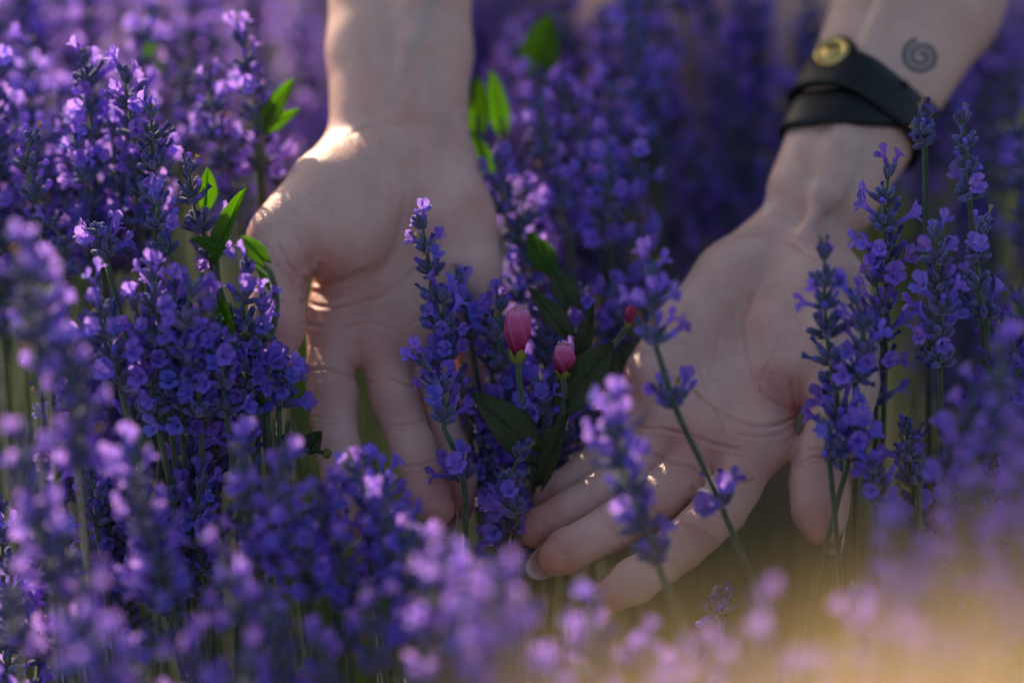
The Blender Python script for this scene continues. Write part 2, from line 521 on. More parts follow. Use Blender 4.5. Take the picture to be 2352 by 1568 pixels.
veinA = [([(1010, -60), (960, 90), (925, 170), (900, 235)], 8, .50), ([(960, 90), (985, 20), (1000, -60)], 8, .4), ([(985, 150), (1000, 220), (1020, 280), (1010, 330)], 10, .35), ([(1010, 330), (1000, 420)], 9, .3), ([(860, -40), (880, 80), (890, 180)], 10, .2)]
veinB = [([(1862, 410), (1882, 455), (1903, 500)], 7, .5), ([(1830, 330), (1862, 410)], 7, .3), ([(2010, 0), (1990, 80), (1985, 110)], 14, .3), ([(1760, 470), (1800, 500), (1850, 520)], 7, .25), ([(1980, 340), (1950, 430), (1910, 520)], 10, .25)]
redA = [(735, 615, 55, .75), (700, 640, 40, .5), (1100, 460, 40, .35), (757, 900, 55, .3), (1005, 1175, 45, .7), (960, 1080, 50, .3), (905, 940, 50, .25), (630, 760, 60, .5), (800, 740, 110, .28), (1020, 300, 60, .2), (940, 250, 30, .2), (1050, 1120, 60, .4), (895, 800, 60, .3), (800, 1160, 60, .5)]
redB = [(1800, 900, 50, .65), (1760, 870, 40, .4), (1835, 930, 30, .6), (1660, 1060, 90, .35), (1560, 1010, 70, .35), (1400, 1365, 60, .5), (1280, 1285, 55, .6), (1225, 1222, 45, .8), (1258, 1148, 40, .6), (1885, 1200, 70, .45), (1880, 1050, 50, .3), (1480, 1190, 60, .3), (1600, 1220, 60, .3), (1700, 760, 90, .15), (1450, 900, 60, .4)]

def seg_dist(u, v, line):
    best = np.full(len(u), 1e9)
    for (x0, y0), (x1, y1) in zip(line, line[1:]):
        dx, dy = x1 - x0, y1 - y0
        t = np.clip(((u - x0) * dx + (v - y0) * dy) / max(dx * dx + dy * dy, 1e-9), 0, 1)
        best = np.minimum(best, np.hypot(u - x0 - t * dx, v - y0 - t * dy))
    return best

def vnormals(v, q):
    n = np.zeros_like(v)
    a, b, c, d = (v[q[:, k]] for k in range(4))
    fn = np.cross(c - a, d - b)
    for k in range(4):
        np.add.at(n, q[:, k], fn)
    return n / np.maximum(np.linalg.norm(n, axis=1, keepdims=True), 1e-12)

def soften(v, q, it, lam=0.5):
    e = np.vstack([q[:, [0, 1]], q[:, [1, 2]], q[:, [2, 3]], q[:, [3, 0]]])
    for _ in range(it):
        s = np.zeros_like(v); c = np.zeros(len(v))
        np.add.at(s, e[:, 0], v[e[:, 1]]); np.add.at(s, e[:, 1], v[e[:, 0]])
        np.add.at(c, e[:, 0], 1); np.add.at(c, e[:, 1], 1)
        v = v * (1 - lam) + lam * s / np.maximum(c, 1)[:, None]
    return v

def finish(v, q, creases, veins, reds):
    v = soften(v, q, 3)
    nrm = vnormals(v, q)
    if np.einsum('ij,ij->i', nrm, v - v.mean(0)).mean() < 0:
        q = q[:, ::-1]; nrm = -nrm
    u, w_, dd = to_uv(v)
    view = v - np.array(CAM)
    view /= np.linalg.norm(view, axis=1, keepdims=True)
    facing = np.clip(-np.einsum('ij,ij->i', nrm, view) * 3, 0, 1)
    red = np.zeros(len(v)); ve = np.zeros(len(v)); disp = np.zeros(len(v))
    for line, dep, wd in creases:
        d = seg_dist(u, w_, [tuple(p)[:2] for p in catmull([(x, y, 0) for x, y in line], 5)])
        wd = wd * .60; dep = dep * (.72 + .38 * np.sin(u * .045 + w_ * .061 + wd * 9) * np.sin(w_ * .083 - u * .03))
        gk = np.exp(-(d / wd) ** 2)
        disp -= dep * 0.001 * gk * facing
        disp += dep * 0.00035 * (np.exp(-((d - wd * 2.2) / (wd * 1.3)) ** 2)) * facing
        red = np.maximum(red, 0.34 * np.minimum(dep, 1.2) * np.exp(-(d / (wd * 1.1)) ** 2) * facing)
    for line, wd, s in veins:
        d = seg_dist(u, w_, [tuple(p)[:2] for p in catmull([(x, y, 0) for x, y in line], 5)])
        wd = wd * 1.7; s = s * .62
        ve = np.maximum(ve, s * np.exp(-(d / wd) ** 2) * facing)
        disp += 0.0005 * s * np.exp(-(d / wd) ** 2) * facing
    for x, y, rd, s in reds:
        red += 1.7 * s * np.exp(-(((u - x) ** 2 + (w_ - y) ** 2) / rd ** 2))
    v = v + nrm * disp[:, None]
    return v, q, np.clip(red, 0, 0.9), ve

va, qa = hand(armA, palmA, fingA, thumbA)
va, qa, ra_, vea = finish(va, qa, creaseA, veinA, redA)
vb, qb = hand(armB, palmB, fingB, thumbB)
vb, qb, rb_, veb = finish(vb, qb, creaseB, veinB, redB)

# rest of the body, out of the picture except for the legs behind the flowers
elbA, elbB = P(935, -1040, .17), P(2560, -980, .20)
shA, shB = Vector((-.18, .47, 1.02)), Vector((.20, .47, 1.02))
hip, chest, head = Vector((.01, .80, .62)), Vector((.0, .50, .95)), Vector((.0, .36, 1.22))
FB = Field((-.45, -.05, 0.0), (.75, 1.15, 1.42), 0.008)
def bc(a, b, r0, r1, k=0.03): FB.cone(a, b, r0, r1, k)
for pts, e, s_ in ((armA, elbA, shA), (armB, elbB, shB)):
    wr = (C(*pts[0][0])[0] + C(*pts[1][0])[0]) / 2
    bc(wr, e, .027, .038, .01); bc(e, s_, .038, .05)
bc(hip, chest, .14, .13, .05); bc(hip + Vector((-.09, 0, 0)), hip + Vector((.09, 0, 0)), .12, .12, .05)
bc(shA + Vector((.03, 0, 0)), shB - Vector((.03, 0, 0)), .065, .065, .05)
bc(chest, head - Vector((0, 0, .1)), .055, .05); bc(head, head + Vector((0, .02, -.06)), .095, .075, .02)
bc(head + Vector((0, -.09, -.035)), head + Vector((0, -.105, -.05)), .012, .016, .01)
legs = []
for u_, dx in ((1560, -.02), (1735, .03)):
    knee = P(u_, 40, .36); knee.z = max(knee.z, .44)
    foot = Vector((knee.x + dx, knee.y + .10, .05))
    bc(hip + Vector((-.07 if u_ < 1600 else .09, 0, -.03)), knee, .085, .052, .03); bc(knee, foot, .05, .034, .02)
    bc(foot, foot + Vector((0, -.15, -.015)), .036, .028, .02)
vc, qc = FB.quads()
nn = vnormals(vc, qc)
if np.einsum('ij,ij->i', nn, vc - vc.mean(0)).mean() < 0: qc = qc[:, ::-1]
V = np.vstack([va, vb, vc]); Q = np.vstack([qa, qb + len(va), qc + len(va) + len(vb)])
me = bpy.data.meshes.new('person')
me.from_pydata(V.tolist(), [], Q.tolist())
me.materials.append(M['skin'])
me.polygons.foreach_set('use_smooth', [True] * len(Q))
for nm, arr in (('redness', np.concatenate([ra_, rb_, np.zeros(len(vc))])), ('vein', np.concatenate([vea, veb, np.zeros(len(vc))]))):
    at = me.attributes.new(nm, 'FLOAT', 'POINT')
    at.data.foreach_set('value', arr.astype(np.float32))
me.update()
person = link('person', me)
tag(person, 'person reaching both open hands palm up down into the lavender', 'person')

bvh_b = BVHTree.FromPolygons(vb.tolist(), [tuple(int(i) for i in q) for q in qb])

def nail(ch, n_, side, matn, length=11, out=3.2, wid=None):
    (a, ra), (b, rb) = C(*ch[-2]), C(*ch[-1])
    t = (b - a).normalized()
    dorsal = (FWD - t * FWD.dot(t)).normalized()
    dorsal = (dorsal + RIGHT * side).normalized()
    dorsal = (dorsal - t * dorsal.dot(t)).normalized()
    s_ = t.cross(dorsal)
    wid = wid or 1.0
    mb = MB()
    vv, ff, mm = [], [], []
    na, nb = 9, 9
    for i in range(na):
        x = i / (na - 1)
        along = -length + (length + rb * 1000 + out) * x
        for k in range(nb):
            y = -1 + 2 * k / (nb - 1)
            ang = y * 0.95
            # rounded free edge and drop towards the tip
            al = along - (0 if x < .6 else (y * y) * 2.2 * (x - .6) / .4)
            rr = (ra * 1000 * (1 - x) + rb * 1000 * x) * 0.98 + 0.2
            rr -= max(0, x - .55) ** 2 * 9
            vv.append(b + (t * al + dorsal * (rr * math.cos(ang)) + s_ * (rr * math.sin(ang) * .92 * wid)) * .001)
    top = len(vv)
    vv += [p - dorsal * 0.0005 for p in vv]
    for i in range(na - 1):
        for k in range(nb - 1):
            q = (i * nb + k, i * nb + k + 1, (i + 1) * nb + k + 1, (i + 1) * nb + k)
            ff.append(q); mm.append(1 if i >= na - 2 else 0)
            ff.append(tuple(top + x for x in reversed(q))); mm.append(1 if i >= na - 2 else 0)
    ring = [k for k in range(nb)] + [i * nb + nb - 1 for i in range(1, na)] + [(na - 1) * nb + k for k in range(nb - 2, -1, -1)] + [i * nb for i in range(na - 2, 0, -1)]
    for i in range(len(ring)):
        p, q = ring[i], ring[(i + 1) % len(ring)]
        ff.append((p, p + top, q + top, q)); mm.append(1)
    mb.add([tuple(p) for p in vv], ff); mb.m = mm
    return link('fingernail', mb.mesh('fingernail', [M[matn], M['nailtip']]), person)

nail(fingA[1], 0, .25, 'nail'); nail(fingA[0], 0, 0, 'nail'); nail(fingA[2], 0, .2, 'nail')
nail(fingB[0], 0, 0, 'nail'); nail(fingB[1], 0, -.1, 'nail', out=4.0)
nail(fingB[2], 0, .1, 'nailred', out=3.0); nail(fingB[3], 0, 0, 'nail')
nail(thumbB, 0, 1.3, 'nail', 13, 3.0); nail(thumbA, 0, -.8, 'nail', 13)

# spiral tattoo on the inner wrist of the bracelet arm
def on_skin(u, v, lift):
    o = CAM
    d = (P(u, v, 0) - CAM).normalized()
    h = bvh_b.ray_cast(o, d)
    if h[0] is None: return None, None
    return h[0] + h[1] * lift, h[1]
cu, cv = 2116, 130
mbt = MB(); vv = []; ff = []
nT = 150
for i in range(nT + 1):
    t = i / nT
    a = t * 2 * math.pi * 2.3 + 2.6
    r = 3 + 38 * t
    hw = 4.7 if t > .08 else 2.5
    for sgn in (-1, 1):
        rr = r + sgn * hw
        p, nrm = on_skin(cu + math.cos(a) * rr * 1.05, cv + math.sin(a) * rr * .98, 0.00012)
        vv.append(tuple(p))
for i in range(nT):
    ff.append((2 * i, 2 * i + 1, 2 * i + 3, 2 * i + 2))
mbt.add(vv, ff)
tt = link('tattoo', mbt.mesh('tattoo', [M['ink']]), person)
tt['label'] = 'dark blue green spiral tattoo above the wrist'

# clothing and hair
FC = Field((-.45, .1, .2), (.75, 1.2, 1.42), 0.010)
def cc(a, b, r0, r1, k=.05): FC.cone(a, b, r0, r1, k)
cc(hip, chest, .175, .165); cc(hip + Vector((-.10, 0, 0)), hip + Vector((.10, 0, 0)), .15, .15)
cc(hip + Vector((-.07, -.05, .05)), chest + Vector((-.06, .05, -.06)), .16, .15); cc(hip + Vector((.07, -.05, .05)), chest + Vector((.06, .05, -.06)), .16, .15)
cc(shA + Vector((.03, 0, 0)), shB - Vector((.03, 0, 0)), .08, .08)
cc(elbA.lerp(shA, .45), shA, .062, .068); cc(elbB.lerp(shB, .45), shB, .062, .068)
cc(hip + Vector((-.07, .0, -.05)), hip + Vector((-.06, -.02, -.08)), .12, .11); cc(hip + Vector((.09, .0, -.05)), hip + Vector((.10, -.02, -.08)), .12, .11)
v_, q_ = FC.quads(); v_ = soften(v_, q_, 3)
mb = MB(); mb.add(v_, [tuple(int(i) for i in r_) for r_ in q_]); link('dress', mb.mesh('dress', [M['cloth']]), person)
FH = Field((-.1, .2, .9), (.3, .65, 1.4), 0.007)
FH.cone(head + Vector((0, .03, .02)), head + Vector((0, .05, -.05)), .105, .095, .02)
FH.cone(head + Vector((0, .09, -.02)), head + Vector((.02, .13, -.2)), .06, .035, .03)
v_, q_ = FH.quads()
mb = MB(); mb.add(v_, [tuple(int(i) for i in r_) for r_ in q_]); link('hair', mb.mesh('hair', [M['hair']]), person)

# ------------------------------------------------------------------ wrapped leather bracelet
def bracelet():
    root = link('leather_bracelet', None)
    tag(root, 'black leather wrap bracelet with a brass snap on the tattooed wrist', 'bracelet')
    def ring_band(c0, ax, tilt, curve, width, lift, name):
        ax = ax.normalized()
        e1 = (RIGHT - ax * RIGHT.dot(ax)).normalized()
        e2 = -(FWD - ax * FWD.dot(ax)); e2 = (e2 - e1 * e2.dot(e1)).normalized()
        vv, ff, allrows = [], [], []
        n = 96
        for i in range(n):
            a = 2 * math.pi * i / n
            d = e1 * math.cos(a) + e2 * math.sin(a)
            off = ax * (tilt * math.cos(a) + curve * (1 - math.sin(a)))
            rows = []
            for s_ in (-1, -.55, .0, .55, 1):
                cpt = c0 + off + ax * (s_ * width / 2)
                h = bvh_b.ray_cast(cpt + d * .09, -d)
                hp = h[0] if h[0] is not None else cpt + d * .025
                r = (hp - cpt).length
                rows.append((cpt, r))
            allrows.append((max(x[1] for x in rows), d, [x[0] for x in rows]))
        rad_ = np.array([x[0] for x in allrows])
        for _ in range(30):
            rad_ = np.maximum(rad_ * .985, (np.roll(rad_, 1) + rad_ * 2 + np.roll(rad_, -1)) / 4)
        for r, (_, d, cps) in zip(rad_.tolist(), allrows):
            rows = [(c_, 0) for c_ in cps]
            for j, (cpt, _) in enumerate(rows):
                vv.append(cpt + d * (r + lift + (.0016 if j in (1, 2, 3) else .0012)))
            for j in (4, 0):
                vv.append(rows[j][0] + d * (r + lift - .0006))
        for i in range(n):
            for j in range(7):
                a0, b0 = i * 7 + j, i * 7 + (j + 1) % 7
                a1, b1 = ((i + 1) % n) * 7 + j, ((i + 1) % n) * 7 + (j + 1) % 7
                ff.append((a0, b0, b1, a1))
        mb = MB(); mb.add([tuple(p) for p in vv], ff)
        return link(name, mb.mesh(name, [M['leather']]), root), e1, e2
    p0, p1 = C(*armB[2][1])[0], C(*armB[2][2])[0]
    ax = p0 - p1
    cA = p1 + ax * -.02
    cB = p1 + ax * .15
    ring_band(cA, ax, .0105, .010, .0180, .0002, 'strap')
    ring_band(cB, ax, -.0010, .003, .0180, .0016, 'strap')
    # snap button and adjustment hole, set into the strap where it faces the viewer
    def disc(u, v, r, th, matn, name, lift, parent=root):
        h, nn_ = on_skin(u, v, lift)
        fr = frame(nn_, UP)
        mb = MB(); vv = []; ff = []
        prof = [(0, th), (r * .45, th * .95), (r * .55, th * .72), (r * .72, th * .74), (r * .8, th * 1.05), (r * .92, th * .9), (r, th * .4), (r, -.002)]
        n = 32
        for rr, z in prof:
            for k in range(n):
                a = 2 * math.pi * k / n
                vv.append(h + fr @ Vector((math.cos(a) * rr, math.sin(a) * rr, z)))
        for i in range(len(prof) - 1):
            for k in range(n):
                ff.append((i * n + k, (i + 1) * n + k, (i + 1) * n + (k + 1) % n, i * n + (k + 1) % n))
        mb.add([tuple(p) for p in vv], ff)
        return link(name, mb.mesh(name, [M[matn]]), parent)
    disc(1921, 138, .0092, .0012, 'leather', 'strap_end', .0030)
    disc(2066, 200, .0016, .0006, 'hole', 'strap_hole', .0036)
    disc(1921, 138, .0074, .0022, 'brass', 'snap_button', .0040)
    return root
bracelet()

# ------------------------------------------------------------------ lavender building blocks
def lobe(r0, th, length, width, bend, cup, rnd, z0):
    """a rounded petal lobe leaving the mouth of the tube at angle th"""
    na, nb = 5, 5
    vv, ff = [], []
    er = np.array([math.cos(th), math.sin(th), 0]); et = np.array([-math.sin(th), math.cos(th), 0]); ez = np.array([0, 0, 1.])
    p = er * r0 + ez * z0
    ang = bend[0]
    for i in range(na):
        t = i / (na - 1)
        wd = width * (0.55 + 0.75 * math.sin(min(t * 1.15 + .12, 1) * math.pi * .62)) * (1 if t < .75 else (1 - ((t - .75) / .25) ** 2 * .62))
        for k in range(nb):
            y = -1 + 2 * k / (nb - 1)
            d = er * math.cos(ang) + ez * math.sin(ang)
            nrm_ = -er * math.sin(ang) + ez * math.cos(ang)
            vv.append(p + et * y * wd * .5 + nrm_ * (cup * y * y * .5 + rnd.uniform(-.12, .12) + .18 * math.sin(3 * y + t * 2)) - d * (y * y) * .35 * t)
        d = er * math.cos(ang) + ez * math.sin(ang)
        p = p + d * length / (na - 1)
        ang += (bend[1] - bend[0]) / (na - 1)
    for i in range(na - 1):
        for k in range(nb - 1):
            a = i * nb + k
            ff.append((a, a + 1, a + nb + 1, a + nb))
    return vv, ff

def floret_geo(seed):
    """open two-lipped flower, millimetres, tube along +Z, upper lip towards +Y"""
    r = random.Random(seed)
    out = []
    seg = 8
    prof = [(0, .75), (2.2, .85), (4.2, 1.05), (5.4, 1.5), (6.0, 1.75)]
    vv, ff = [], []
    for z, rr in prof:
        for k in range(seg):
            a = 2 * math.pi * k / seg
            vv.append((rr * math.cos(a), rr * math.sin(a) - .05 * (z - 3) ** 2 * .2, z))
    for i in range(len(prof) - 1):
        for k in range(seg):
            a, b = i * seg + k, i * seg + (k + 1) % seg
            ff.append((a, b, b + seg, a + seg))
    out.append((vv, ff, 0))
    up = R(90)
    for s_ in (-1, 1):
        o = r.uniform(.25, .75)
        out.append((*lobe(1.5, up + s_ * R(r.uniform(27, 36)), r.uniform(4.0, 4.8), r.uniform(3.3, 3.9), (R(75), R(75) - o * 1.3), r.uniform(-.6, .5), r, 5.7), 0))
    for a_ in (-55, 0, 55):
        o = r.uniform(.4, 1.0)
        out.append((*lobe(1.5, -up + R(a_ + r.uniform(-8, 8)), r.uniform(2.9, 3.6), r.uniform(2.4, 2.9), (R(45), R(45) - o * 1.5), r.uniform(-.5, .5), r, 5.7), 0))
    return out

def calyx_geo(seed, tip):
    r = random.Random(seed)
    seg = 10
    L = r.uniform(5.6, 7.0)
    prof = [(0, .35), (.06, .8), (.2, 1.12), (.45, 1.32), (.7, 1.27), (.88, 1.05), (.97, .72), (1.0, .35)]
    vv, ff = [], []
    for z, rr in prof:
        for k in range(seg):
            a = 2 * math.pi * k / seg
            q = rr * (1.07 if k % 2 else .93)
            vv.append((q * math.cos(a), q * math.sin(a), z * L))
    for i in range(len(prof) - 1):
        for k in range(seg):
            a, b = i * seg + k, i * seg + (k + 1) % seg
            ff.append((a, b, b + seg, a + seg))
    top = (len(prof) - 1) * seg
    ff.append(tuple(top + k for k in range(seg)))
    out = [(vv, ff[:seg * 4], 1), (vv, ff[seg * 4:], 2)]
    if tip == 'bud':            # closed corolla just showing
        seg = 8
        vv, ff = [], []
        l2 = r.uniform(1.6, 3.6)
        for z, rr in ((-.5, .7), (.3 * l2, .85), (.65 * l2, 1.15), (.9 * l2, .9), (l2, .3)):
            for k in range(seg):
                a = 2 * math.pi * k / seg
                vv.append((rr * math.cos(a), rr * math.sin(a) + .1 * z, L + z))
        for i in range(4):
            for k in range(seg):
                a, b = i * seg + k, i * seg + (k + 1) % seg
                ff.append((a, b, b + seg, a + seg))
        ff.append(tuple(4 * seg + k for k in range(seg)))
        out.append((vv, ff, 0))
    elif tip in ('wilt', 'dry'):
        vv, ff = [], []
        seg, l2 = 7, r.uniform(2.2, 3.6)
        for i, (z, rr) in enumerate(((-.6, .5), (.35 * l2, .6), (.7 * l2, .85), (l2, 1.15))):
            for k in range(seg):
                a = 2 * math.pi * k / seg
                q = rr * r.uniform(.6, 1.3)
                vv.append((q * math.cos(a), q * math.sin(a) + .12 * z * z * .3, L + z + r.uniform(-.4, .4)))
        for i in range(3):
            for k in range(seg):
                a, b = i * seg + k, i * seg + (k + 1) % seg
                ff.append((a, b, b + seg, a + seg))
        out.append((vv, ff, 3 if tip == 'wilt' else 4))
    return out, L

LAVM = [M['petal'], M['calyx'], M['calyx_tip'], M['wilt'], M['dry'], M['bract'], M['stem']]
FLO = []
for i in range(7):
    mb = MB()
    for vv, ff, m_ in floret_geo(100 + i):
        mb.add(np.array(vv) * .001, ff, m_)
    FLO.append(mb.mesh('floret', LAVM))
FLO_GEO = [floret_geo(100 + i) for i in range(7)]

def rot_to(d, up):
    """matrix with +Z along d and +Y as near to up as it goes"""
    d = d.normalized()
    x = up.cross(d)
    if x.length < 1e-3: x = Vector((1, 0, 0))
    x.normalize()
    y = d.cross(x)
    return Matrix((x, y, d)).transposed()

def whorl_geo(seed, kind, joined):
    """one ring of calyces round the stalk; returns mesh and seats for the open flowers"""
    r = random.Random(seed)
    mb = MB(); seats = []
    terminal = kind.startswith('top')
    n = r.randint(7, 9) if terminal else r.randint(8, 11)
    flw = {'bud': .0, 'few': .17, 'many': .35, 'top': .04, 'topflower': .36}[kind]
    ph = r.uniform(0, 6.28)
    Z = Vector((0, 0, 1))
    for i in range(n):
        a = ph + 2 * math.pi * i / n * (1 if i % 2 else 1.03) + r.uniform(-.2, .2)
        tier = i % 2
        inc = R(r.uniform(12, 38) if terminal else (r.uniform(28, 48) if tier else r.uniform(45, 70)))
        d = Vector((math.cos(a) * math.sin(inc), math.sin(a) * math.sin(inc), math.cos(inc)))
        base = Vector((math.cos(a), math.sin(a), 0)) * .7 + Z * (r.uniform(0, 1.2) + (2.0 if tier else 0) + (r.uniform(0, 3) if terminal else 0))
        x = r.random()
        opens = x < flw
        tip = 'none' if opens else r.choices(['none', 'bud', 'wilt', 'dry'], [5, 1.6, 2.2, .5])[0]
        geo, L = calyx_geo(seed * 31 + i, tip)
        m3 = rot_to(d, Z)
        sc_ = r.uniform(.92, 1.18) * (.85 if terminal else 1)
        for vv, ff, mi in geo:
            mb.add(xf(np.array(vv), m3, base, sc_) * .001, ff, mi)
        if opens:
            fd = (d + Vector((math.cos(a), math.sin(a), 0)) * r.uniform(0, .45) + Z * r.uniform(-.1, .25)).normalized()
            fm = rot_to(fd, Z) @ Matrix.Rotation(r.uniform(-.4, .4), 3, 'Z')
            fb = (base + d * L * sc_ * .82)
            fs = r.uniform(.74, 1.08)
            if joined:
                for vv, ff, mi in FLO_GEO[r.randrange(7)]:
                    mb.add(xf(np.array(vv), fm, fb, fs) * .001, ff, mi)
            else:
                seats.append((fb * .001, fm, fs))
    for i in range(2 if not terminal else 0):     # dry bracts below the ring
        a = ph + math.pi * i + r.uniform(-.5, .5)
        e = Vector((math.cos(a), math.sin(a), 0)); t = Vector((-math.sin(a), math.cos(a), 0))
        pts = [e * .6 - t * .9, e * .6 + t * .9, e * 2.4 + t * 1.3 + Z * .2, e * 2.4 - t * 1.3 + Z * .2, e * 4.2 + Z * r.uniform(.2, 1.2)]
        mb.add(np.array([tuple(p) for p in pts]) * .001, [(0, 1, 2, 3), (3, 2, 4)], 5)
    return mb.mesh('whorl', LAVM), seats

KINDS = ('bud', 'few', 'many', 'top', 'topflower')
WH = {(k, j): [whorl_geo(1000 + 97 * KINDS.index(k) + 13 * i + (500 if j else 0), k, j) for i in range(5)] for k in KINDS for j in (False, True)}

def ground_curve(T, B, r):
    """centre line of a stalk: from its tip through the base of its head down to the soil"""
    d = (B - T).normalized()
    drop = B.z
    foot = Vector((B.x + d.x * drop * .45 + r.uniform(-.03, .03), B.y + d.y * drop * .45 + r.uniform(-.02, .04), 0))
    return foot, bez(B, B + d * drop * .4, foot + Vector((0, 0, drop * .3)), foot, 9)

STALK_MESH = 0
def stalk(T, B, style, seed, detail, label, group, spacing=.0098, extra=(), via=None):
    """one lavender stalk: stem, rings of buds (whorls) and, where the eye can tell them apart, each open flower"""
    r = random.Random(seed)
    T = T + (B - T).normalized() * .008
    root = link('lavender_stalk', None)
    tag(root, label, 'lavender', group)
    L = (B - T).length
    d = (T - B).normalized()
    side = Vector((r.uniform(-1, 1), r.uniform(-1, 1), 0)) * .004
    head = bez(T, T.lerp(B, .33) + side, T.lerp(B, .66) + side, B, 12)
    if via:
        low = catmull([B] + list(via), 5)
        foot = Vector((low[-1].x + r.uniform(-.01, .03), low[-1].y + .02, 0))
        low = low + bez(low[-1], low[-1] + (low[-1] - low[-2]).normalized() * .08, foot + Vector((0, 0, .1)), foot, 6)[1:]
    else:
        foot, low = ground_curve(T, B, r)
    root.location = foot
    line = head + low[1:]
    mb = MB()
    n = len(line)
    tube(mb, [p - foot for p in line], [.0006 + .0006 * min(1, i / 14) for i in range(n)], 5 if detail else 4)
    link('stem', mb.mesh('stem', [M['stem']]), root)
    nw = max(3, int(L / spacing) + 1)
    spots = []
    for i in range(nw):
        t = i / (nw - .6)
        t = t ** (1.12)
        x = t * 12
        k = min(int(x), 11)
        p = head[k].lerp(head[k + 1], x - k)
        spots.append((p, (head[max(k - 1, 0)] - head[min(k + 2, 12)]).normalized(), i))
    if not extra and r.random() < .45:
        spots.append((B - d * r.uniform(.006, .012), d, 6))
    spots += [(p, dr, 99) for p, dr in extra]
    for p, ax, i in spots:
        if i == 0:
            kind = 'top' if style in ('bud', 'few') else ('topflower' if style == 'many' else r.choice(('top', 'topflower')))
        elif style == 'bud': kind = 'bud'
        elif style == 'many': kind = r.choice(('many', 'many', 'few'))
        elif style == 'few': kind = r.choice(('few', 'bud', 'few', 'many'))
        else: kind = r.choice(('many', 'few', 'few', 'bud', 'many'))
        me_, seats = r.choice(WH[(kind, not detail)])
        m3 = frame(ax, Vector((0, 1, 0))) @ Matrix.Rotation(r.uniform(0, 6.28), 3, 'Z')
        s_ = (.80 + .06 * i if i < 4 else 1.0) * r.uniform(.93, 1.1)
        mw = Matrix.Translation(p - foot - ax * .003) @ (m3 * s_).to_4x4()
        wo = link('whorl', me_, root, mw)
        for fb, fm, fs in seats:
            link('floret', r.choice(FLO), wo, Matrix.Translation(fb) @ (fm * fs).to_4x4())
    return root

def S2(tip, base, d0, d1=None):
    """a head between two photo points; an upright stalk recedes as it goes down the picture"""
    if d1 is None:
        d1 = d0 + .40 * (base[1] - tip[1]) * .00016
    return P(*tip, d0), P(*base, d1)

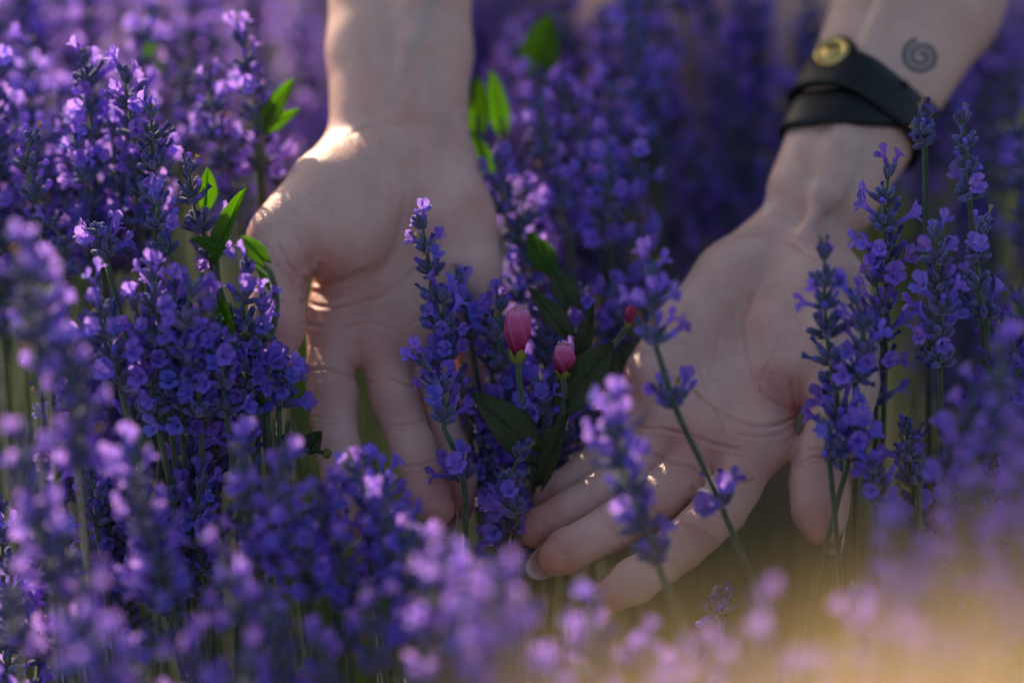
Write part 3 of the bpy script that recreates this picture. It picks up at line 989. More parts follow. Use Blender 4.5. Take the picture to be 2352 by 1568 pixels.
# ------------------------------------------------------------------ the stalks one can tell apart
# (tip, base of head, depth offset at tip, style, label)
GL = 'sunlit lavender beside the thumb'
HERO = [
 ((190, 88), (218, 400), .020, 'few', 'tall lavender stalk with a bare bud crown above the bushy sunlit clump', None),
 ((278, 135), (345, 520), .012, 'many', 'lavender stalk in full flower leaning over the sunlit clump', None),
 ((345, 215), (352, 400), .002, 'few', 'lavender stalk with a dark bud crown in the middle of the sunlit clump', None),
 ((425, 345), (470, 545), .000, 'few', 'lavender stalk standing right beside the upright green bindweed leaf', None),
 ((62, 278), (88, 475), .010, 'bud', 'lavender stalk of bare grey buds without flowers at the edge of the sunlit clump', None),
 ((548, 52), (592, 400), .045, 'many', 'tall lavender stalk in full flower rising beside the bare forearm', None),
 ((470, 150), (525, 400), .050, 'many', 'shorter flowering lavender stalk leaning against the tall one by the forearm', None),
 ((215, 488), (242, 590), -.006, 'few', 'short dark lavender stalk just above the flower carpet', None),
 ((352, 415), (392, 590), -.008, 'many', 'lavender stalk with pale violet flowers below the curled green leaves', None),
 ((300, 330), (330, 540), .022, 'many', GL, 1), ((170, 300), (205, 560), .026, 'many', GL, 1), ((250, 260), (300, 520), .030, 'many', GL, 1),
 ((120, 470), (135, 640), .015, 'bud', GL, 1),
 ((640, 790), (640, 935), -.012, 'many', 'small lavender stalk in bright flower in front of the thumb tip', None),
 ((195, 1045), (222, 1215), -.015, 'bud', 'thin lavender stalk of spaced bare buds in the dark gap of the clump', None),
 ((430, 1010), (440, 1150), .010, 'many', GL, 1), ((520, 880), (500, 1020), .004, 'many', GL, 1), ((350, 820), (330, 900), .000, 'many', GL, 1), ((470, 1000), (500, 1160), .012, 'few', GL, 1),
 ((210, 612), (280, 900), -.035, 'many', GL, 1), ((345, 590), (380, 860), -.030, 'many', GL, 1), ((435, 622), (455, 900), -.034, 'many', GL, 1), ((560, 575), (590, 830), -.024, 'many', GL, 1), ((480, 660), (520, 960), -.030, 'many', GL, 1), ((300, 650), (360, 960), -.028, 'many', GL, 1),
 ((570, 800), (560, 960), -.016, 'many', GL, 1), ((600, 660), (610, 880), -.020, 'many', GL, 1), ((400, 700), (420, 1000), -.022, 'few', GL, 1),
 ((962, 468), (1002, 760), .000, 'few', 'blue-tipped lavender stalk standing upright against the shaded palm', None),
 ((1010, 640), (1062, 905), .004, 'many', 'lavender stalk in full flower between the palm and the pink bud', None),
 ((1045, 600), (1085, 800), .018, 'few', 'lavender stalk half hidden behind the flowering one by the palm', None),
 ((1148, 655), (1155, 850), .014, 'few', 'lavender stalk right behind the taller pink bud', None),
 ((1235, 850), (1250, 950), .012, 'many', 'low lavender stalk in flower under the smaller pink bud', None),
 ((1195, 1000), (1190, 1195), -.022, 'few', 'lavender stalk standing in the gap between the two sets of fingertips', None),
 ((1140, 1145), (1165, 1240), -.004, 'many', 'low blue lavender stalk beside the tip of the ring finger', None),
 ((2042, 352), (2040, 600), -.006, 'many', 'lavender stalk in crisp full flower beside the bracelet wrist', None),
 ((2010, 600), (2012, 860), .006, 'many', 'lavender stalk close behind the thumb joint of the tattooed arm', None),
 ((2122, 225), (2125, 330), .010, 'bud', 'short lavender stalk of dark buds below the bracelet', None),
 ((2205, 228), (2228, 460), .000, 'few', 'lavender stalk with bare upper buds beside the bracelet', None),
 ((2252, 480), (2268, 740), -.008, 'few', 'lavender stalk with few flowers standing apart from the tattooed arm', None),
 ((2150, 490), (2160, 850), -.026, 'few', 'softly blurred tall lavender stalk beside the thenar of the tattooed arm', None),
 ((1890, 540), (1922, 910), -.045, 'few', 'tall lavender stalk crossing the thumb side of the tattooed arm hand', None),
 ((1965, 640), (1965, 880), -.038, 'many', 'flowering lavender stalk leaning on the tall one over the thumb', None),
 ((1985, 930), (1950, 1055), -.036, 'many', 'short lavender head hanging in front of the thumb', None),
 ((1895, 945), (1905, 1045), -.040, 'few', 'small lavender head with a flower turned towards the palm at the thumb', None),
 ((2100, 960), (2110, 1120), -.020, 'bud', 'thin bare lavender stalk beside the drooping thumb', None),
 ((2180, 965), (2170, 1120), -.060, 'many', 'blurred lavender stalk in flower apart from the drooping thumb', None),
 ((1140, 330), (1190, 560), .050, 'few', 'lavender stalk just beyond the heel of the shaded palm', None),
 ((1385, 290), (1400, 500), .060, 'many', 'blue lavender stalk in flower behind the gap between the wrists', None),
 ((1290, 370), (1310, 560), .065, 'many', 'lavender stalk behind the dark leaves between the wrists', None),
 ((1210, 400), (1200, 600), .055, 'many', 'flowering lavender stalk touching the edge of the shaded palm', None),
 ((1080, 870), (1100, 1010), .026, 'few', 'deep blue lavender stalk in the shade under the taller pink bud', None),
 ((1120, 700), (1130, 850), 0.030, 'many', 'shaded blue lavender stalk crowding the stems of the pink buds', 2),
 ((1260, 690), (1250, 830), 0.034, 'many', 'shaded blue lavender stalk crowding the stems of the pink buds', 2),
 ((1340, 640), (1345, 780), 0.045, 'many', 'shaded blue lavender stalk crowding the stems of the pink buds', 2),
 ((1160, 860), (1165, 990), 0.022, 'many', 'shaded blue lavender stalk crowding the stems of the pink buds', 2),
 ((1300, 960), (1290, 1090), 0.024, 'many', 'shaded blue lavender stalk crowding the stems of the pink buds', 2),
 ((1370, 900), (1350, 1010), 0.030, 'many', 'shaded blue lavender stalk crowding the stems of the pink buds', 2),
 ((1240, 1000), (1235, 1110), 0.026, 'many', 'shaded blue lavender stalk crowding the stems of the pink buds', 2),
 ((1110, 980), (1120, 1110), 0.024, 'few', 'shaded blue lavender stalk crowding the stems of the pink buds', 2),
 ((1410, 640), (1405, 800), 0.050, 'many', 'shaded blue lavender stalk crowding the stems of the pink buds', 2),
 ((1200, 560), (1195, 700), 0.050, 'many', 'shaded blue lavender stalk crowding the stems of the pink buds', 2),
 ((1150, 1060), (1150, 1170), 0.018, 'few', 'shaded blue lavender stalk crowding the stems of the pink buds', 2),
 ((1470, 600), (1480, 700), .075, 'few', 'dim lavender stalk behind the blurred bud crossing the palm', None),
]
for i, (tip, base, dd, style, label, shared) in enumerate(HERO):
    T, B = S2(tip, base, dd)
    ex, via = [], None
    if shared == 1:
        label = ('flowering lavender stalk at the back of the sunlit clump near the bud crowns' if tip[1] < 560 else
                 'flowering lavender stalk in the dense carpet in front of the curled leaves' if tip[1] < 780 else
                 'lavender stalk low in the clump below the thumb tip')
    if tip == (962, 468):
        via = [P(1030, 860, .020), P(1062, 980, .030)]
    stalk(T, B, style, 10 + i, True, label, 'shaded lavender round the pink buds' if shared == 2 else 'lavender stalks of the sunlit clump' if shared else 'lavender stalks around the hands', extra=ex, via=via)

# stalks with widely spaced rings
T, B = S2((1490, 572), (1508, 800), -.055, -.050)
ups = Vector((-.1, .1, 1)).normalized()
stalk(T, B, 'many', 901, True, 'lavender stalk slanting across the open palm with spaced bud rings', 'lavender stalks around the hands',
      extra=[(P(1542, 915, -.046), (P(1500, 800, -.05) - P(1550, 930, -.045)).normalized()), (P(1652, 1145, -.036), (P(1600, 1050, -.04) - P(1660, 1160, -.036)).normalized())],
      via=[P(1555, 945, -.046), P(1605, 1050, -.041), P(1660, 1170, -.036), P(1725, 1320, -.030)])
T, B = S2((958, 785), (1020, 985), -.012, -.006)
stalk(T, B, 'many', 902, True, 'violet lavender stalk in front of the middle finger with one ring set far below', 'lavender stalks around the hands',
      extra=[(P(1060, 1085, -.004), (P(1025, 990, 0) - P(1062, 1100, 0)).normalized())], via=[P(1050, 1050, -.005), P(1068, 1130, -.003), P(1070, 1230, .0)])
T, B = S2((1395, 885), (1490, 1230), -.088, -.072)
stalk(T, B, 'many', 903, True, 'blurred violet lavender stalk bending over the tattooed hand fingers', 'lavender stalks around the hands',
      via=[P(1520, 1320, -.068), P(1570, 1440, -.060), P(1600, 1560, -.055)])

# blurred stalks close to the lens, and the rows behind
HANDS = [[(740, -50), (1090, -50), (1095, 280), (1165, 640), (1110, 760), (1090, 1180), (960, 1240), (700, 1060), (560, 800), (560, 480), (740, 300)],
         [(1890, -50), (2330, -50), (2160, 250), (2060, 600), (2030, 900), (1960, 1150), (1920, 1290), (1800, 1250), (1720, 1280), (1400, 1420), (1180, 1320), (1200, 1150), (1400, 900), (1500, 680), (1720, 480)]]
def inside(u, v, poly):
    c = False
    for (x0, y0), (x1, y1) in zip(poly, poly[1:] + poly[:1]):
        if (y0 > v) != (y1 > v) and u < (x1 - x0) * (v - y0) / (y1 - y0) + x0:
            c = not c
    return c

ZONES = [
 # name, n, u range, v range, depth range, styles, label
 ('back', 50, (-120, 770), (-190, 300), (.10, .32), 'many', 'sunlit lavender stalk in the blurred row behind the clump', 'lavender row behind the sunlit clump'),
 ('edge', 18, (-60, 440), (60, 420), (.035, .10), 'many', 'lavender stalk standing just behind the sunlit clump', 'lavender stalks just behind the clump'),
 ('mid', 30, (1090, 1880), (-190, 420), (.14, .42), 'many', 'shaded lavender stalk in the blurred row between the two arms', 'shaded lavender row between the arms'),
 ('midfill', 26, (1300, 1880), (-60, 520), (.11, .26), 'many', 'shaded lavender stalk in the dim gap beside the bracelet arm', 'shaded lavender beside the bracelet arm'),
 ('armgap', 12, (1640, 1860), (-90, 260), (.12, .22), 'many', 'dim blurred lavender stalk right behind the snap of the bracelet', 'shaded lavender behind the bracelet'),
 ('midnear', 22, (1120, 1640), (150, 640), (.07, .14), 'many', 'shaded lavender stalk between the two palms', 'shaded lavender between the palms'),
 ('low', 14, (1070, 1400), (640, 1050), (.035, .07), 'many', 'deep blue lavender stalk in the shadow below the pink buds', 'lavender in the shadow below the pink buds'),
 ('far', 30, (2060, 2480), (-150, 800), (.05, .32), 'few', 'shaded lavender stalk in the blurred row beyond the bracelet arm', 'lavender row beyond the bracelet arm'),
 ('rside', 12, (2060, 2420), (600, 1150), (-.02, .05), 'few', 'shaded lavender stalk beside the thumb of the tattooed hand', 'shaded lavender beside the tattooed hand'),
 ('left', 14, (-80, 560), (560, 1150), (-.02, .07), 'many', 'lavender stalk inside the dense flowering clump', 'lavender inside the dense clump'),
 ('lowleft', 13, (-80, 700), (1050, 1560), (-.05, .03), 'many', 'lavender stalk low in the shady foot of the clump', 'lavender low at the foot of the clump'),
]
NS = 0
for name, n, ur, vr, dr, sty, label, group in ZONES:
    k = 0; tries = 0
    while k < n and tries < n * 12:
        tries += 1
        u = rng.uniform(*ur); v = rng.uniform(*vr); dd = rng.uniform(*dr)
        ln = rng.uniform(.034, .062)
        px = ln / (D0 + dd) * FX
        lean = rng.uniform(-.12, .28)
        base = (u + lean * px, v + px)
        if dd < .17 and any(inside(x, y, h) for h in HANDS for x, y in ((u, v), base, (u + 2 * lean * px, v + 2.2 * px), (u + 50, v), (u - 50, v), (base[0] + 45, base[1]), (base[0] - 45, base[1]))):
            continue
        if name == 'left' and u > 480: continue
        T, B = S2((u, v), base, dd)
        stalk(T, B, sty if rng.random() < .75 else 'few', 2000 + NS, name in ('left', 'lowleft', 'midnear', 'low', 'rside'), label, group)
        NS += 1; k += 1

NEAR = [  # blurred heads in front, placed as seen
 ((60, 520), (80, 800), -.095), ((150, 745), (175, 1010), -.085), ((95, 580), (110, 830), -.075),
 ((285, 1000), (400, 1400), -.075), ((40, 960), (110, 1280), -.10), ((190, 1315), (245, 1580), -.13),
 ((500, 1225), (560, 1440), -.09), ((545, 995), (600, 1250), -.06), ((640, 1020), (680, 1250), -.065),
 ((815, 1050), (850, 1290), -.045), ((885, 1085), (905, 1290), -.048), ((880, 1120), (900, 1350), -.06), ((735, 1090), (760, 1330), -.055), ((790, 1200), (800, 1420), -.058),
 ((1000, 1220), (1030, 1480), -.11), ((1130, 1270), (1175, 1600), -.14), ((1060, 1350), (1080, 1600), -.12), ((980, 1420), (1000, 1620), -.11),
 ((1350, 1350), (1390, 1560), -.10), ((1740, 1340), (1730, 1560), -.15), ((1640, 1450), (1650, 1650), -.14), ((1540, 1520), (1560, 1700), -.16), ((1860, 1480), (1860, 1700), -.17),
 ((2060, 1170), (2060, 1460), -.12), ((2150, 1260), (2160, 1600), -.17), ((2280, 1330), (2290, 1620), -.17), ((2040, 1330), (2030, 1600), -.15), ((2220, 1080), (2230, 1350), -.11), ((2330, 1180), (2340, 1480), -.14), ((2300, 770), (2320, 1050), -.085), ((2240, 850), (2245, 1080), -.07), ((2340, 960), (2340, 1230), -.12), ((1960, 1400), (1960, 1640), -.14), ((2110, 1420), (2110, 1680), -.19), ((2200, 1480), (2200, 1700), -.2), ((1250, 1500), (1260, 1700), -.13), ((1450, 1600), (1450, 1760), -.15),
 ((2000, 1030), (2010, 1160), -.03),
 ((120, 1130), (150, 1390), -.08), ((30, 1270), (50, 1500), -.095), ((330, 1210), (360, 1420), -.055), ((610, 1330), (650, 1580), -.085), ((430, 1420), (470, 1640), -.10), ((700, 1190), (715, 1400), -.06), ((850, 1330), (870, 1560), -.085), ((760, 1060), (775, 1240), -.04), ((945, 1190), (960, 1400), -.07), ((850, 1020), (860, 1200), -.035), ((1040, 1260), (1060, 1500), -.10), ((560, 1480), (570, 1680), -.11), ((730, 1440), (750, 1640), -.09), ((300, 1460), (320, 1660), -.09), ((1340, 1440), (1350, 1640), -.12), ((1480, 1430), (1480, 1620), -.11),
]
for i, (tip, base, dd) in enumerate(NEAR):
    T, B = S2(tip, base, dd * 1.28)
    if tip[0] > 1300:
        grp = 'blurred lavender in front of the tattooed hand'
        lab = ('blurred sunlit lavender stalk in the golden glow under the outstretched fingers' if tip[0] < 1900 else
               'blurred lavender stalk standing apart from the thumb joint' if tip[1] < 1100 else
               'strongly blurred sunlit lavender stalk in the golden glow below the drooping thumb')
    elif tip[0] > 690:
        grp = 'blurred lavender in front of the bare hand'
        lab = ('blurred lavender stalk overlapping the fingers of the hand without bracelet' if tip[1] < 1180 else
               'blurred sunlit lavender stalk below the fingertips of the hand without bracelet')
    else:
        grp = 'blurred lavender in front of the clump'
        lab = ('blurred tall lavender stalk overlapping the flower carpet of the sunlit clump' if tip[1] < 900 else
               'blurred lavender stalk in front of the shady foot of the clump')
    stalk(T, B, 'many', 5000 + i, False, lab, grp)

# two sparse bare stalks low in the golden foreground
for k, (tip, base, dd) in enumerate((((1955, 1330), (1985, 1540), -.035), ((1590, 1490), (1610, 1600), -.03), ((1640, 1330), (1650, 1400), -.012))):
    T, B = S2(tip, base, dd)
    stalk(T, B, 'bud', 5900 + k, True, 'thin pale bare lavender stalk low in the golden glow under the fingers', 'thin bare lavender under the fingers')

# the field around, beyond what can be counted
mb = MB()
def far_whorl(seed):
    """a ring of buds and open flowers in few faces, for the far rows"""
    r = random.Random(seed); vv, ff, mm = [], [], []
    def put(v, f, m_):
        n0 = len(vv); vv.extend(v); ff.extend(tuple(n0 + i for i in q) for q in f); mm.extend([m_] * len(f))
    n = r.randint(8, 10)
    for i in range(n):
        a = 6.283 * i / n + r.uniform(-.2, .2); inc = R(r.uniform(30, 66))
        d = Vector((math.cos(a) * math.sin(inc), math.sin(a) * math.sin(inc), math.cos(inc))); m3 = np.array(rot_to(d, Vector((0, 0, 1))))
        ring = [(q * math.cos(k * 1.2566), q * math.sin(k * 1.2566), z) for z, q in ((0, .4), (2.4, 1.3), (5, 1.2), (6.6, .4)) for k in range(5)]
        put((np.array(ring) @ m3.T * .001).tolist(), [(j * 5 + k, j * 5 + (k + 1) % 5, j * 5 + 5 + (k + 1) % 5, j * 5 + 5 + k) for j in range(3) for k in range(5)], 1)
        if r.random() < .5:
            fl = [(0, 0, 6)]
            for k in range(10):
                th = k * .6283; q = (4.6 if k % 2 == 0 else 2.0) * r.uniform(.85, 1.1)
                fl.append((q * math.cos(th), q * math.sin(th), 9.5 + r.uniform(-1, 1)))
            put((np.array(fl) @ m3.T * .001).tolist(), [(0, 1 + k, 1 + (k + 1) % 10) for k in range(10)], 0)
    return np.array(vv), ff, mm
flat = [far_whorl(700 + i) for i in range(6)]
def field_stalk(x, y, z, r):
    ln = r.uniform(.035, .06)
    lean = Vector((r.uniform(-.1, .2), r.uniform(-.15, .1), 1)).normalized()
    T = Vector((x, y, z))
    tube(mb, [T, T - lean * ln, Vector((x - lean.x * .1, y - lean.y * .1, 0))], .001, 3, 6)
    for i in range(5):
        v, f, m_ = r.choice(flat)
        fr = np.array(frame(lean, Vector((0, 1, 0))) @ Matrix.Rotation(r.uniform(0, 6.28), 3, 'Z'))
        n0 = mb.n
        mb.v.append(v @ fr.T * 1.15 + np.array(T - lean * (ln * i / 4.2 + .003)))
        mb.f += [tuple(q + n0 for q in p) for p in f]
        mb.m += m_
        mb.n += len(v)
r = random.Random(99)
cnt = 0
while cnt < 760:
    x, y = r.uniform(-.8, .8), .42 + 1.9 * r.random() ** 1.5
    if -.18 < x < .22 and .56 < y < 1.0: continue
    if cnt % 4 == 0: x, y = r.uniform(-.05, .26), r.uniform(.40, .56)
    field_stalk(x, y, r.uniform(.39, .49), r); cnt += 1
f_ = link('lavender_field', mb.mesh('lavender_field', LAVM))
tag(f_, 'mass of blurred purple lavender rows behind the person', None, kind='stuff')

# green stems, narrow leaves and grass under the flowers
mb = MB(); r = random.Random(5)
for i in range(4200):
    x, y = r.uniform(-.5, .5), r.uniform(-.5, 1.3)
    hgt = r.uniform(.12, .34) * (1 if y > -.25 else .8)
    b = Vector((x, y, 0)); lean = Vector((r.uniform(-.25, .25), r.uniform(-.25, .25), 1)).normalized()
    wd = r.uniform(.0008, .0022)
    a = r.uniform(0, 3.14); s_ = Vector((math.cos(a), math.sin(a), 0)) * wd
    m1 = b + lean * hgt * .5; tp = b + lean * hgt + Vector((lean.x, lean.y, -.1)) * hgt * .25
    mb.add([tuple(q) for q in (b - s_, b + s_, m1 - s_, m1 + s_, tp)], [(0, 1, 3, 2), (2, 3, 4)])
gr = link('grass', mb.mesh('grass', [M['grass']]))
tag(gr, 'green stems and narrow leaves under the lavender flowers', None, kind='stuff')

# tall dry grass right before the lens, lit from behind
mb = MB(); r = random.Random(17)
for i in range(400):
    u = r.triangular(1000, 2800, 2150); dd = r.uniform(-.66, -.52)
    v = r.triangular(1180, 2000, 1640) - (u - 1700) * .12
    T = P(u, v, dd)
    foot = Vector((T.x + r.uniform(-.05, .05), T.y + r.uniform(-.06, .06), 0))
    pts = bez(T, T + Vector((r.uniform(-.01, .01), 0, -.12)), foot + Vector((0, 0, .2)), foot, 8)
    a = r.uniform(0, 3.14); sd = Vector((math.cos(a), math.sin(a) * .5, 0)) * r.uniform(.0006, .0013)
    vv = []
    for j, p in enumerate(pts):
        wv = min(1, .15 + j * .35)
        vv += [tuple(p - sd * wv), tuple(p + sd * wv)]
    mb.add(vv, [(2 * j, 2 * j + 1, 2 * j + 3, 2 * j + 2) for j in range(len(pts) - 1)])
dg = link('dry_grass', mb.mesh('dry_grass', [M['straw']]))
tag(dg, 'tall golden dry grass blurred in the sun before the lavender', None, kind='stuff')

# ------------------------------------------------------------------ bindweed
def leaf_mesh(L, Wd, curl, fold, r, lobes=.25, lean=0.0):
    """ovate arrow-shaped leaf, base at origin, tip along +Y, face +Z"""
    na, nb = 13, 9
    vv, ff = [], []
    for i in range(na):
        t = i / (na - 1)
        wd = Wd * .5 * (math.sin(min(1, t * 1.9 + .25) * math.pi * .5) * (1 - t ** 2.2) ** .85 + .006)
        back = lobes * Wd * max(0, .18 - t) / .18
        for k in range(nb):
            y = -1 + 2 * k / (nb - 1)
            z = fold * abs(y) * wd - curl * L * t * t + .018 * L * math.sin(5 * t + 2.5 * y + r.uniform(-.1, .1)) + .008 * L * math.cos(abs(y) * 7 - t * 22)
            vv.append((y * wd + lean * t * t * L, t * L - back * abs(y), z))
    for i in range(na - 1):
        for k in range(nb - 1):
            a = i * nb + k
            ff.append((a, a + 1, a + nb + 1, a + nb))
    # a little thickness
    n = len(vv)
    vv2 = [(x, y, z - .00018) for x, y, z in vv]
    ff2 = [tuple(n + q for q in reversed(f)) for f in ff]
    rim = [k for k in range(nb)] + [i * nb + nb - 1 for i in range(1, na)] + [(na - 1) * nb + k for k in range(nb - 2, -1, -1)] + [i * nb for i in range(na - 2, 0, -1)]
    ff3 = [(rim[i], rim[i] + n, rim[(i + 1) % len(rim)] + n, rim[(i + 1) % len(rim)]) for i in range(len(rim))]
    return vv + vv2, ff + ff2 + ff3

def leaf(parent, base, tip, face, Wd, mat_, seed, curl=.12, fold=.25, lean=0.0):
    r = random.Random(seed)
    y = tip - base; L = y.length; y.normalize()
    z = (face - y * face.dot(y)).normalized(); x = y.cross(z)
    vv, ff = leaf_mesh(L, Wd, curl, fold, r, lean=lean)
    mb = MB(); mb.add(vv, ff)
    m4 = Matrix((x, y, z)).transposed().to_4x4(); m4.translation = base - parent.location
    o = link('leaf', mb.mesh('leaf', [mat_]), parent, m4)
    rib = MB(); tube(rib, [(lean * t * t * L, t * L, .0004 - curl * L * t * t + .008 * L) for t in [i / 8 for i in range(9)]], [.0007 * (1 - t / 9) for t in range(9)], 5)
    link('midrib', rib.mesh('midrib', [mat_]), o)
    return o

def twisted_bud(parent, base, top, rad, seed, openness, dark=0.0):
    """rolled bindweed bud: overlapping twisted petals, ruffled mouth, green sepals"""
    r = random.Random(seed)
    ax = top - base; L = ax.length
    fr = frame(ax, Vector((0, 1, 0))).to_4x4(); fr.translation = base - parent.location
    mb = MB(); vv = []; ff = []; sh = []; ed = []
    nz, na = 26, 60
    for i in range(nz):
        t = i / (nz - 1)
        prof = (.42 + .95 * math.sin(min(t * 1.35, 1.15) * math.pi * .52) ** 1.2) * (1 - .30 * max(0, t - .55) / .45) * (1 - .15 * (max(0, t - .86) / .14) ** 2)
        for k in range(na):
            a = 2 * math.pi * k / na
            s_ = (a * 5 / (2 * math.pi) + t * .9 + .3 * math.sin(a + seed)) % 1
            ridge = s_ ** 1.6 * .30 - .14
            ruf = openness * max(0, t - .80) / .20
            rr = rad * (prof + ridge * (.4 + t) + ruf * (.16 * math.sin(a * 4 + seed) + .12 * math.sin(a * 9)))
            z = L * (t * .93 + ruf * (.035 * math.sin(a * 3 + 1 + seed) + .02 * math.sin(a * 8 + 2)))
            vv.append((rr * math.cos(a), rr * math.sin(a), z))
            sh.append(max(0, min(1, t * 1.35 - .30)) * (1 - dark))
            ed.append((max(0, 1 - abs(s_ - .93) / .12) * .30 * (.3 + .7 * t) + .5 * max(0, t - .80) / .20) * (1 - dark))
    for i in range(nz - 1):
        for k in range(na):
            a, b = i * na + k, i * na + (k + 1) % na
            ff.append((a, b, b + na, a + na))
    mb.add(vv, ff)
    # rolled petal edges closing the mouth
    for j in range(7):
        a0 = j * .9 + r.uniform(-.2, .2); rr0 = rad * r.uniform(.10, .58)
        v2, f2 = [], []
        for i in range(5):
            for k in range(7):
                a = a0 + (k - 3) * .30
                q = rr0 * (1 + .18 * math.sin(k * 2 + j)) + rad * .05 * i
                z = L * (.76 + .05 * i + .015 * (j % 3) + .02 * math.sin(k * 1.9 + j * 1.3)) + (rad * .22 * (i == 4) * math.sin(k * 2.3 + j))
                v2.append((q * math.cos(a), q * math.sin(a), z))
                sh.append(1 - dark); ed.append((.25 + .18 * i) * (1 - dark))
        for i in range(4):
            for k in range(6):
                a = i * 7 + k
                f2.append((a, a + 1, a + 8, a + 7))
        mb.add(v2, f2)
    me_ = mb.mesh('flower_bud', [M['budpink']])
    for nm, arr in (('shade', sh), ('edge', ed)):
        at = me_.attributes.new(nm, 'FLOAT', 'POINT'); at.data.foreach_set('value', np.array(arr, np.float32))
    o = link('flower_bud', me_, parent, fr)
    sp = MB()
    for j in range(5):
        a0 = j * 2 * math.pi / 5
        v2, f2 = [], []
        for i in range(6):
            t = i / 5
            w_ = .70 * (1 - t ** 2.5) + .03
            q = rad * (.38 + .60 * math.sin(min(1, t + .25) * 1.45)) * 1.06
            for k in range(5):
                a = a0 + (k - 2) * .5 * w_
                v2.append((q * math.cos(a), q * math.sin(a), L * (-.09 + .28 * t)))
        for i in range(5):
            for k in range(4):
                a = i * 5 + k
                f2.append((a, a + 1, a + 6, a + 5))
        sp.add(v2, f2)
    tube(sp, [(0, 0, -L * .14), (0, 0, -L * .05), (0, 0, L * .02)], [rad * .22, rad * .42, rad * .45], 10)
    link('sepals', sp.mesh('sepals', [M['sepal']]), o)
    return o

def vine(parent, pts, rad, name='stem'):
    mb = MB(); tube(mb, [p - parent.location for p in catmull(pts, 6)], rad, 6)
    return link(name, mb.mesh(name, [M['stem']]), parent)

TOCAM = -FWD
bw = link('bindweed_plant', None); bw.location = Vector((P(1230, 1100, .03).x, P(1230, 1100, .03).y, 0))
tag(bw, 'bindweed with two rolled pink buds and dark leaves between the hands', 'bindweed')
root = bw.location
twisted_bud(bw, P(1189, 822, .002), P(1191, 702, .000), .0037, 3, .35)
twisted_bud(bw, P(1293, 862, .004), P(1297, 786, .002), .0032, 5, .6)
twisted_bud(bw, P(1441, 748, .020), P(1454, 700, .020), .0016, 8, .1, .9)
vine(bw, [P(1189, 826, .002), P(1195, 890, .004), P(1210, 960, .008), P(1225, 1060, .02), root + Vector((0, 0, .25)), root], .0011)
vine(bw, [P(1293, 866, .004), P(1297, 910, .008), P(1280, 1000, .016), P(1240, 1100, .025), root + Vector((.005, .004, .2)), root + Vector((.005, .004, 0))], .0011)
vine(bw, [P(1440, 752, .020), P(1415, 785, .020), P(1395, 805, .018), P(1340, 900, .022), P(1260, 1080, .03), root + Vector((.01, .01, .2)), root + Vector((.01, .01, 0))], .0012)
LD = M['leafshade']
leaf(bw, P(1225, 1035, .004), P(1093, 900, -.006), TOCAM + UP * .5 + RIGHT * .1, .0185, LD, 1, .10, .2)
leaf(bw, P(1300, 925, .008), P(1406, 785, .004), TOCAM + UP * .15 - RIGHT * .3, .0190, LD, 2, .05, .25)
leaf(bw, P(1245, 1110, .004), P(1300, 948, -.004), TOCAM - RIGHT * .9, .0105, LD, 3, .05, .5)
leaf(bw, P(1335, 835, .014), P(1360, 696, .012), TOCAM - RIGHT * .7, .0085, LD, 4, .06, .5)
leaf(bw, P(1305, 770, .022), P(1215, 655, .026), TOCAM + UP * .6 + RIGHT * .2, .0105, LD, 5, .08, .35)
leaf(bw, P(1310, 700, .034), P(1270, 610, .036), TOCAM + RIGHT * .4, .0125, LD, 6, .05, .2)
leaf(bw, P(1265, 620, .045), P(1210, 530, .05), TOCAM + UP * .4, .0120, M['leaf'], 7, .08, .2)

bw2 = link('bindweed_plant', None); bw2.location = Vector((P(560, 900, .0).x, P(560, 900, .03).y, 0))
tag(bw2, 'bright green bindweed with curling backlit leaves climbing beside the thumb', 'bindweed')
root = bw2.location; LG = M['leaf']
vine(bw2, [P(600, 605, -.028), P(622, 630, -.026), P(635, 690, -.014), P(625, 770, -.012), P(590, 900, .0), root + Vector((0, 0, .22)), root], .0012)
vine(bw2, [P(497, 600, .0), P(500, 640, .0), P(520, 720, -.002), P(545, 850, .0), root + Vector((0, .01, .2)), root + Vector((0, .01, 0))], .0012)
leaf(bw2, P(498, 600, -.002), P(552, 425, -.006), TOCAM - RIGHT * .8 + UP * .1, .0100, LG, 11, .04, .7, .08)
leaf(bw2, P(470, 470, .012), P(478, 385, .008), TOCAM + RIGHT * .6, .0095, LG, 12, .06, .4)
leaf(bw2, P(605, 600, -.030), P(556, 540, -.032), TOCAM * .4 + UP * 1.0 - RIGHT * .5, .0105, LG, 13, .05, .15)
leaf(bw2, P(505, 575, -.010), P(440, 545, -.012), TOCAM + UP * .9, .0085, LG, 14, .1, .35)
leaf(bw2, P(590, 620, -.012), P(640, 690, -.010), UP + RIGHT * .8 + TOCAM * .4, .0085, LG, 15, .05, .3)
leaf(bw2, P(505, 690, -.026), P(540, 800, -.024), TOCAM - RIGHT * .7 + UP * .3, .0085, LG, 16, .05, .4)
leaf(bw2, P(540, 830, -.006), P(590, 760, -.008), TOCAM + UP * .2, .0120, LG, 17, .05, .2)
leaf(bw2, P(530, 850, -.006), P(500, 880, -.010), TOCAM + UP * .8, .0090, LG, 18, .05, .2)

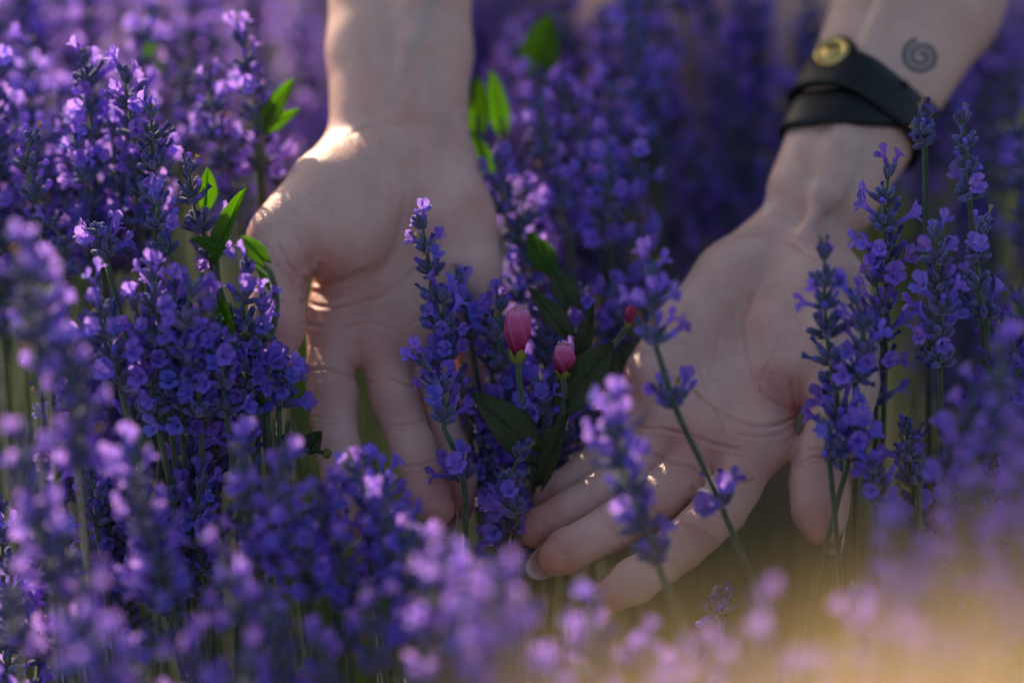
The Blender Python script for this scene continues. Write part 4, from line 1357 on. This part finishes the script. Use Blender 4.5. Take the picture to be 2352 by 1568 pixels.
bw3 = link('bindweed_plant', None); bw3.location = Vector((P(700, 1020, .0).x, P(700, 1020, .02).y, 0))
tag(bw3, 'small bindweed with one green round bud touching the index finger', 'bindweed')
root = bw3.location
vine(bw3, [P(752, 1040, -.008), P(730, 1036, -.008), P(700, 1030, -.006), P(660, 1040, .0), root + Vector((0, 0, .25)), root], .0009)
leaf(bw3, P(712, 1028, -.008), P(738, 990, -.012), TOCAM + UP * .2 - RIGHT * .2, .0085, LD, 21, .05, .4)
leaf(bw3, P(706, 1028, -.006), P(645, 1000, -.006), TOCAM + UP * .4, .0080, LD, 22, .05, .35)
mb = MB()
for i in range(7):
    pass
tube(mb, [P(742, 1040, -.009) - root, P(746, 1040, -.009) - root, P(752, 1041, -.009) - root, P(758, 1042, -.009) - root, P(762, 1042, -.009) - root], [.0009, .0018, .0020, .0015, .0004], 10)
link('flower_bud', mb.mesh('flower_bud', [M['sepal']]), bw3)

for k, (loc, lf, lab) in enumerate((
    ((1150, 420, .10), [((1235, 170, .13), (1262, 30, .12), .020), ((1150, 300, .09), (1130, 160, .09), .011), ((1100, 300, .08), (1095, 170, .08), .012), ((1120, 400, .08), (1085, 300, .08), .010)], 'broad green leaves of a blurred bindweed beside the bare forearm and palm edge'),
    ((600, 420, .08), [((600, 300, .05), (672, 178, .045), .010), ((590, 305, .05), (690, 250, .05), .007), ((350, 200, .16), (345, 90, .16), .016)], 'narrow bright leaf of a bindweed rising behind the flowering stalks near the forearm'))):
    b = link('bindweed_plant', None); b.location = Vector((P(*loc).x, P(*loc).y, 0))
    tag(b, lab, 'bindweed')
    for j, (p0, p1, wd) in enumerate(lf):
        leaf(b, P(*p0), P(*p1), TOCAM + RIGHT * (.5 if j % 2 else -.4), wd, M['leaf'], 50 + 10 * k + j, .06, .3)
        vine(b, [P(*p0), P(p0[0] + 5, p0[1] + 120, p0[2] + .01), b.location + Vector((0.004 * j, 0, .2)), b.location + Vector((.004 * j, 0, 0))], .001)
bpy.context.view_layer.update()
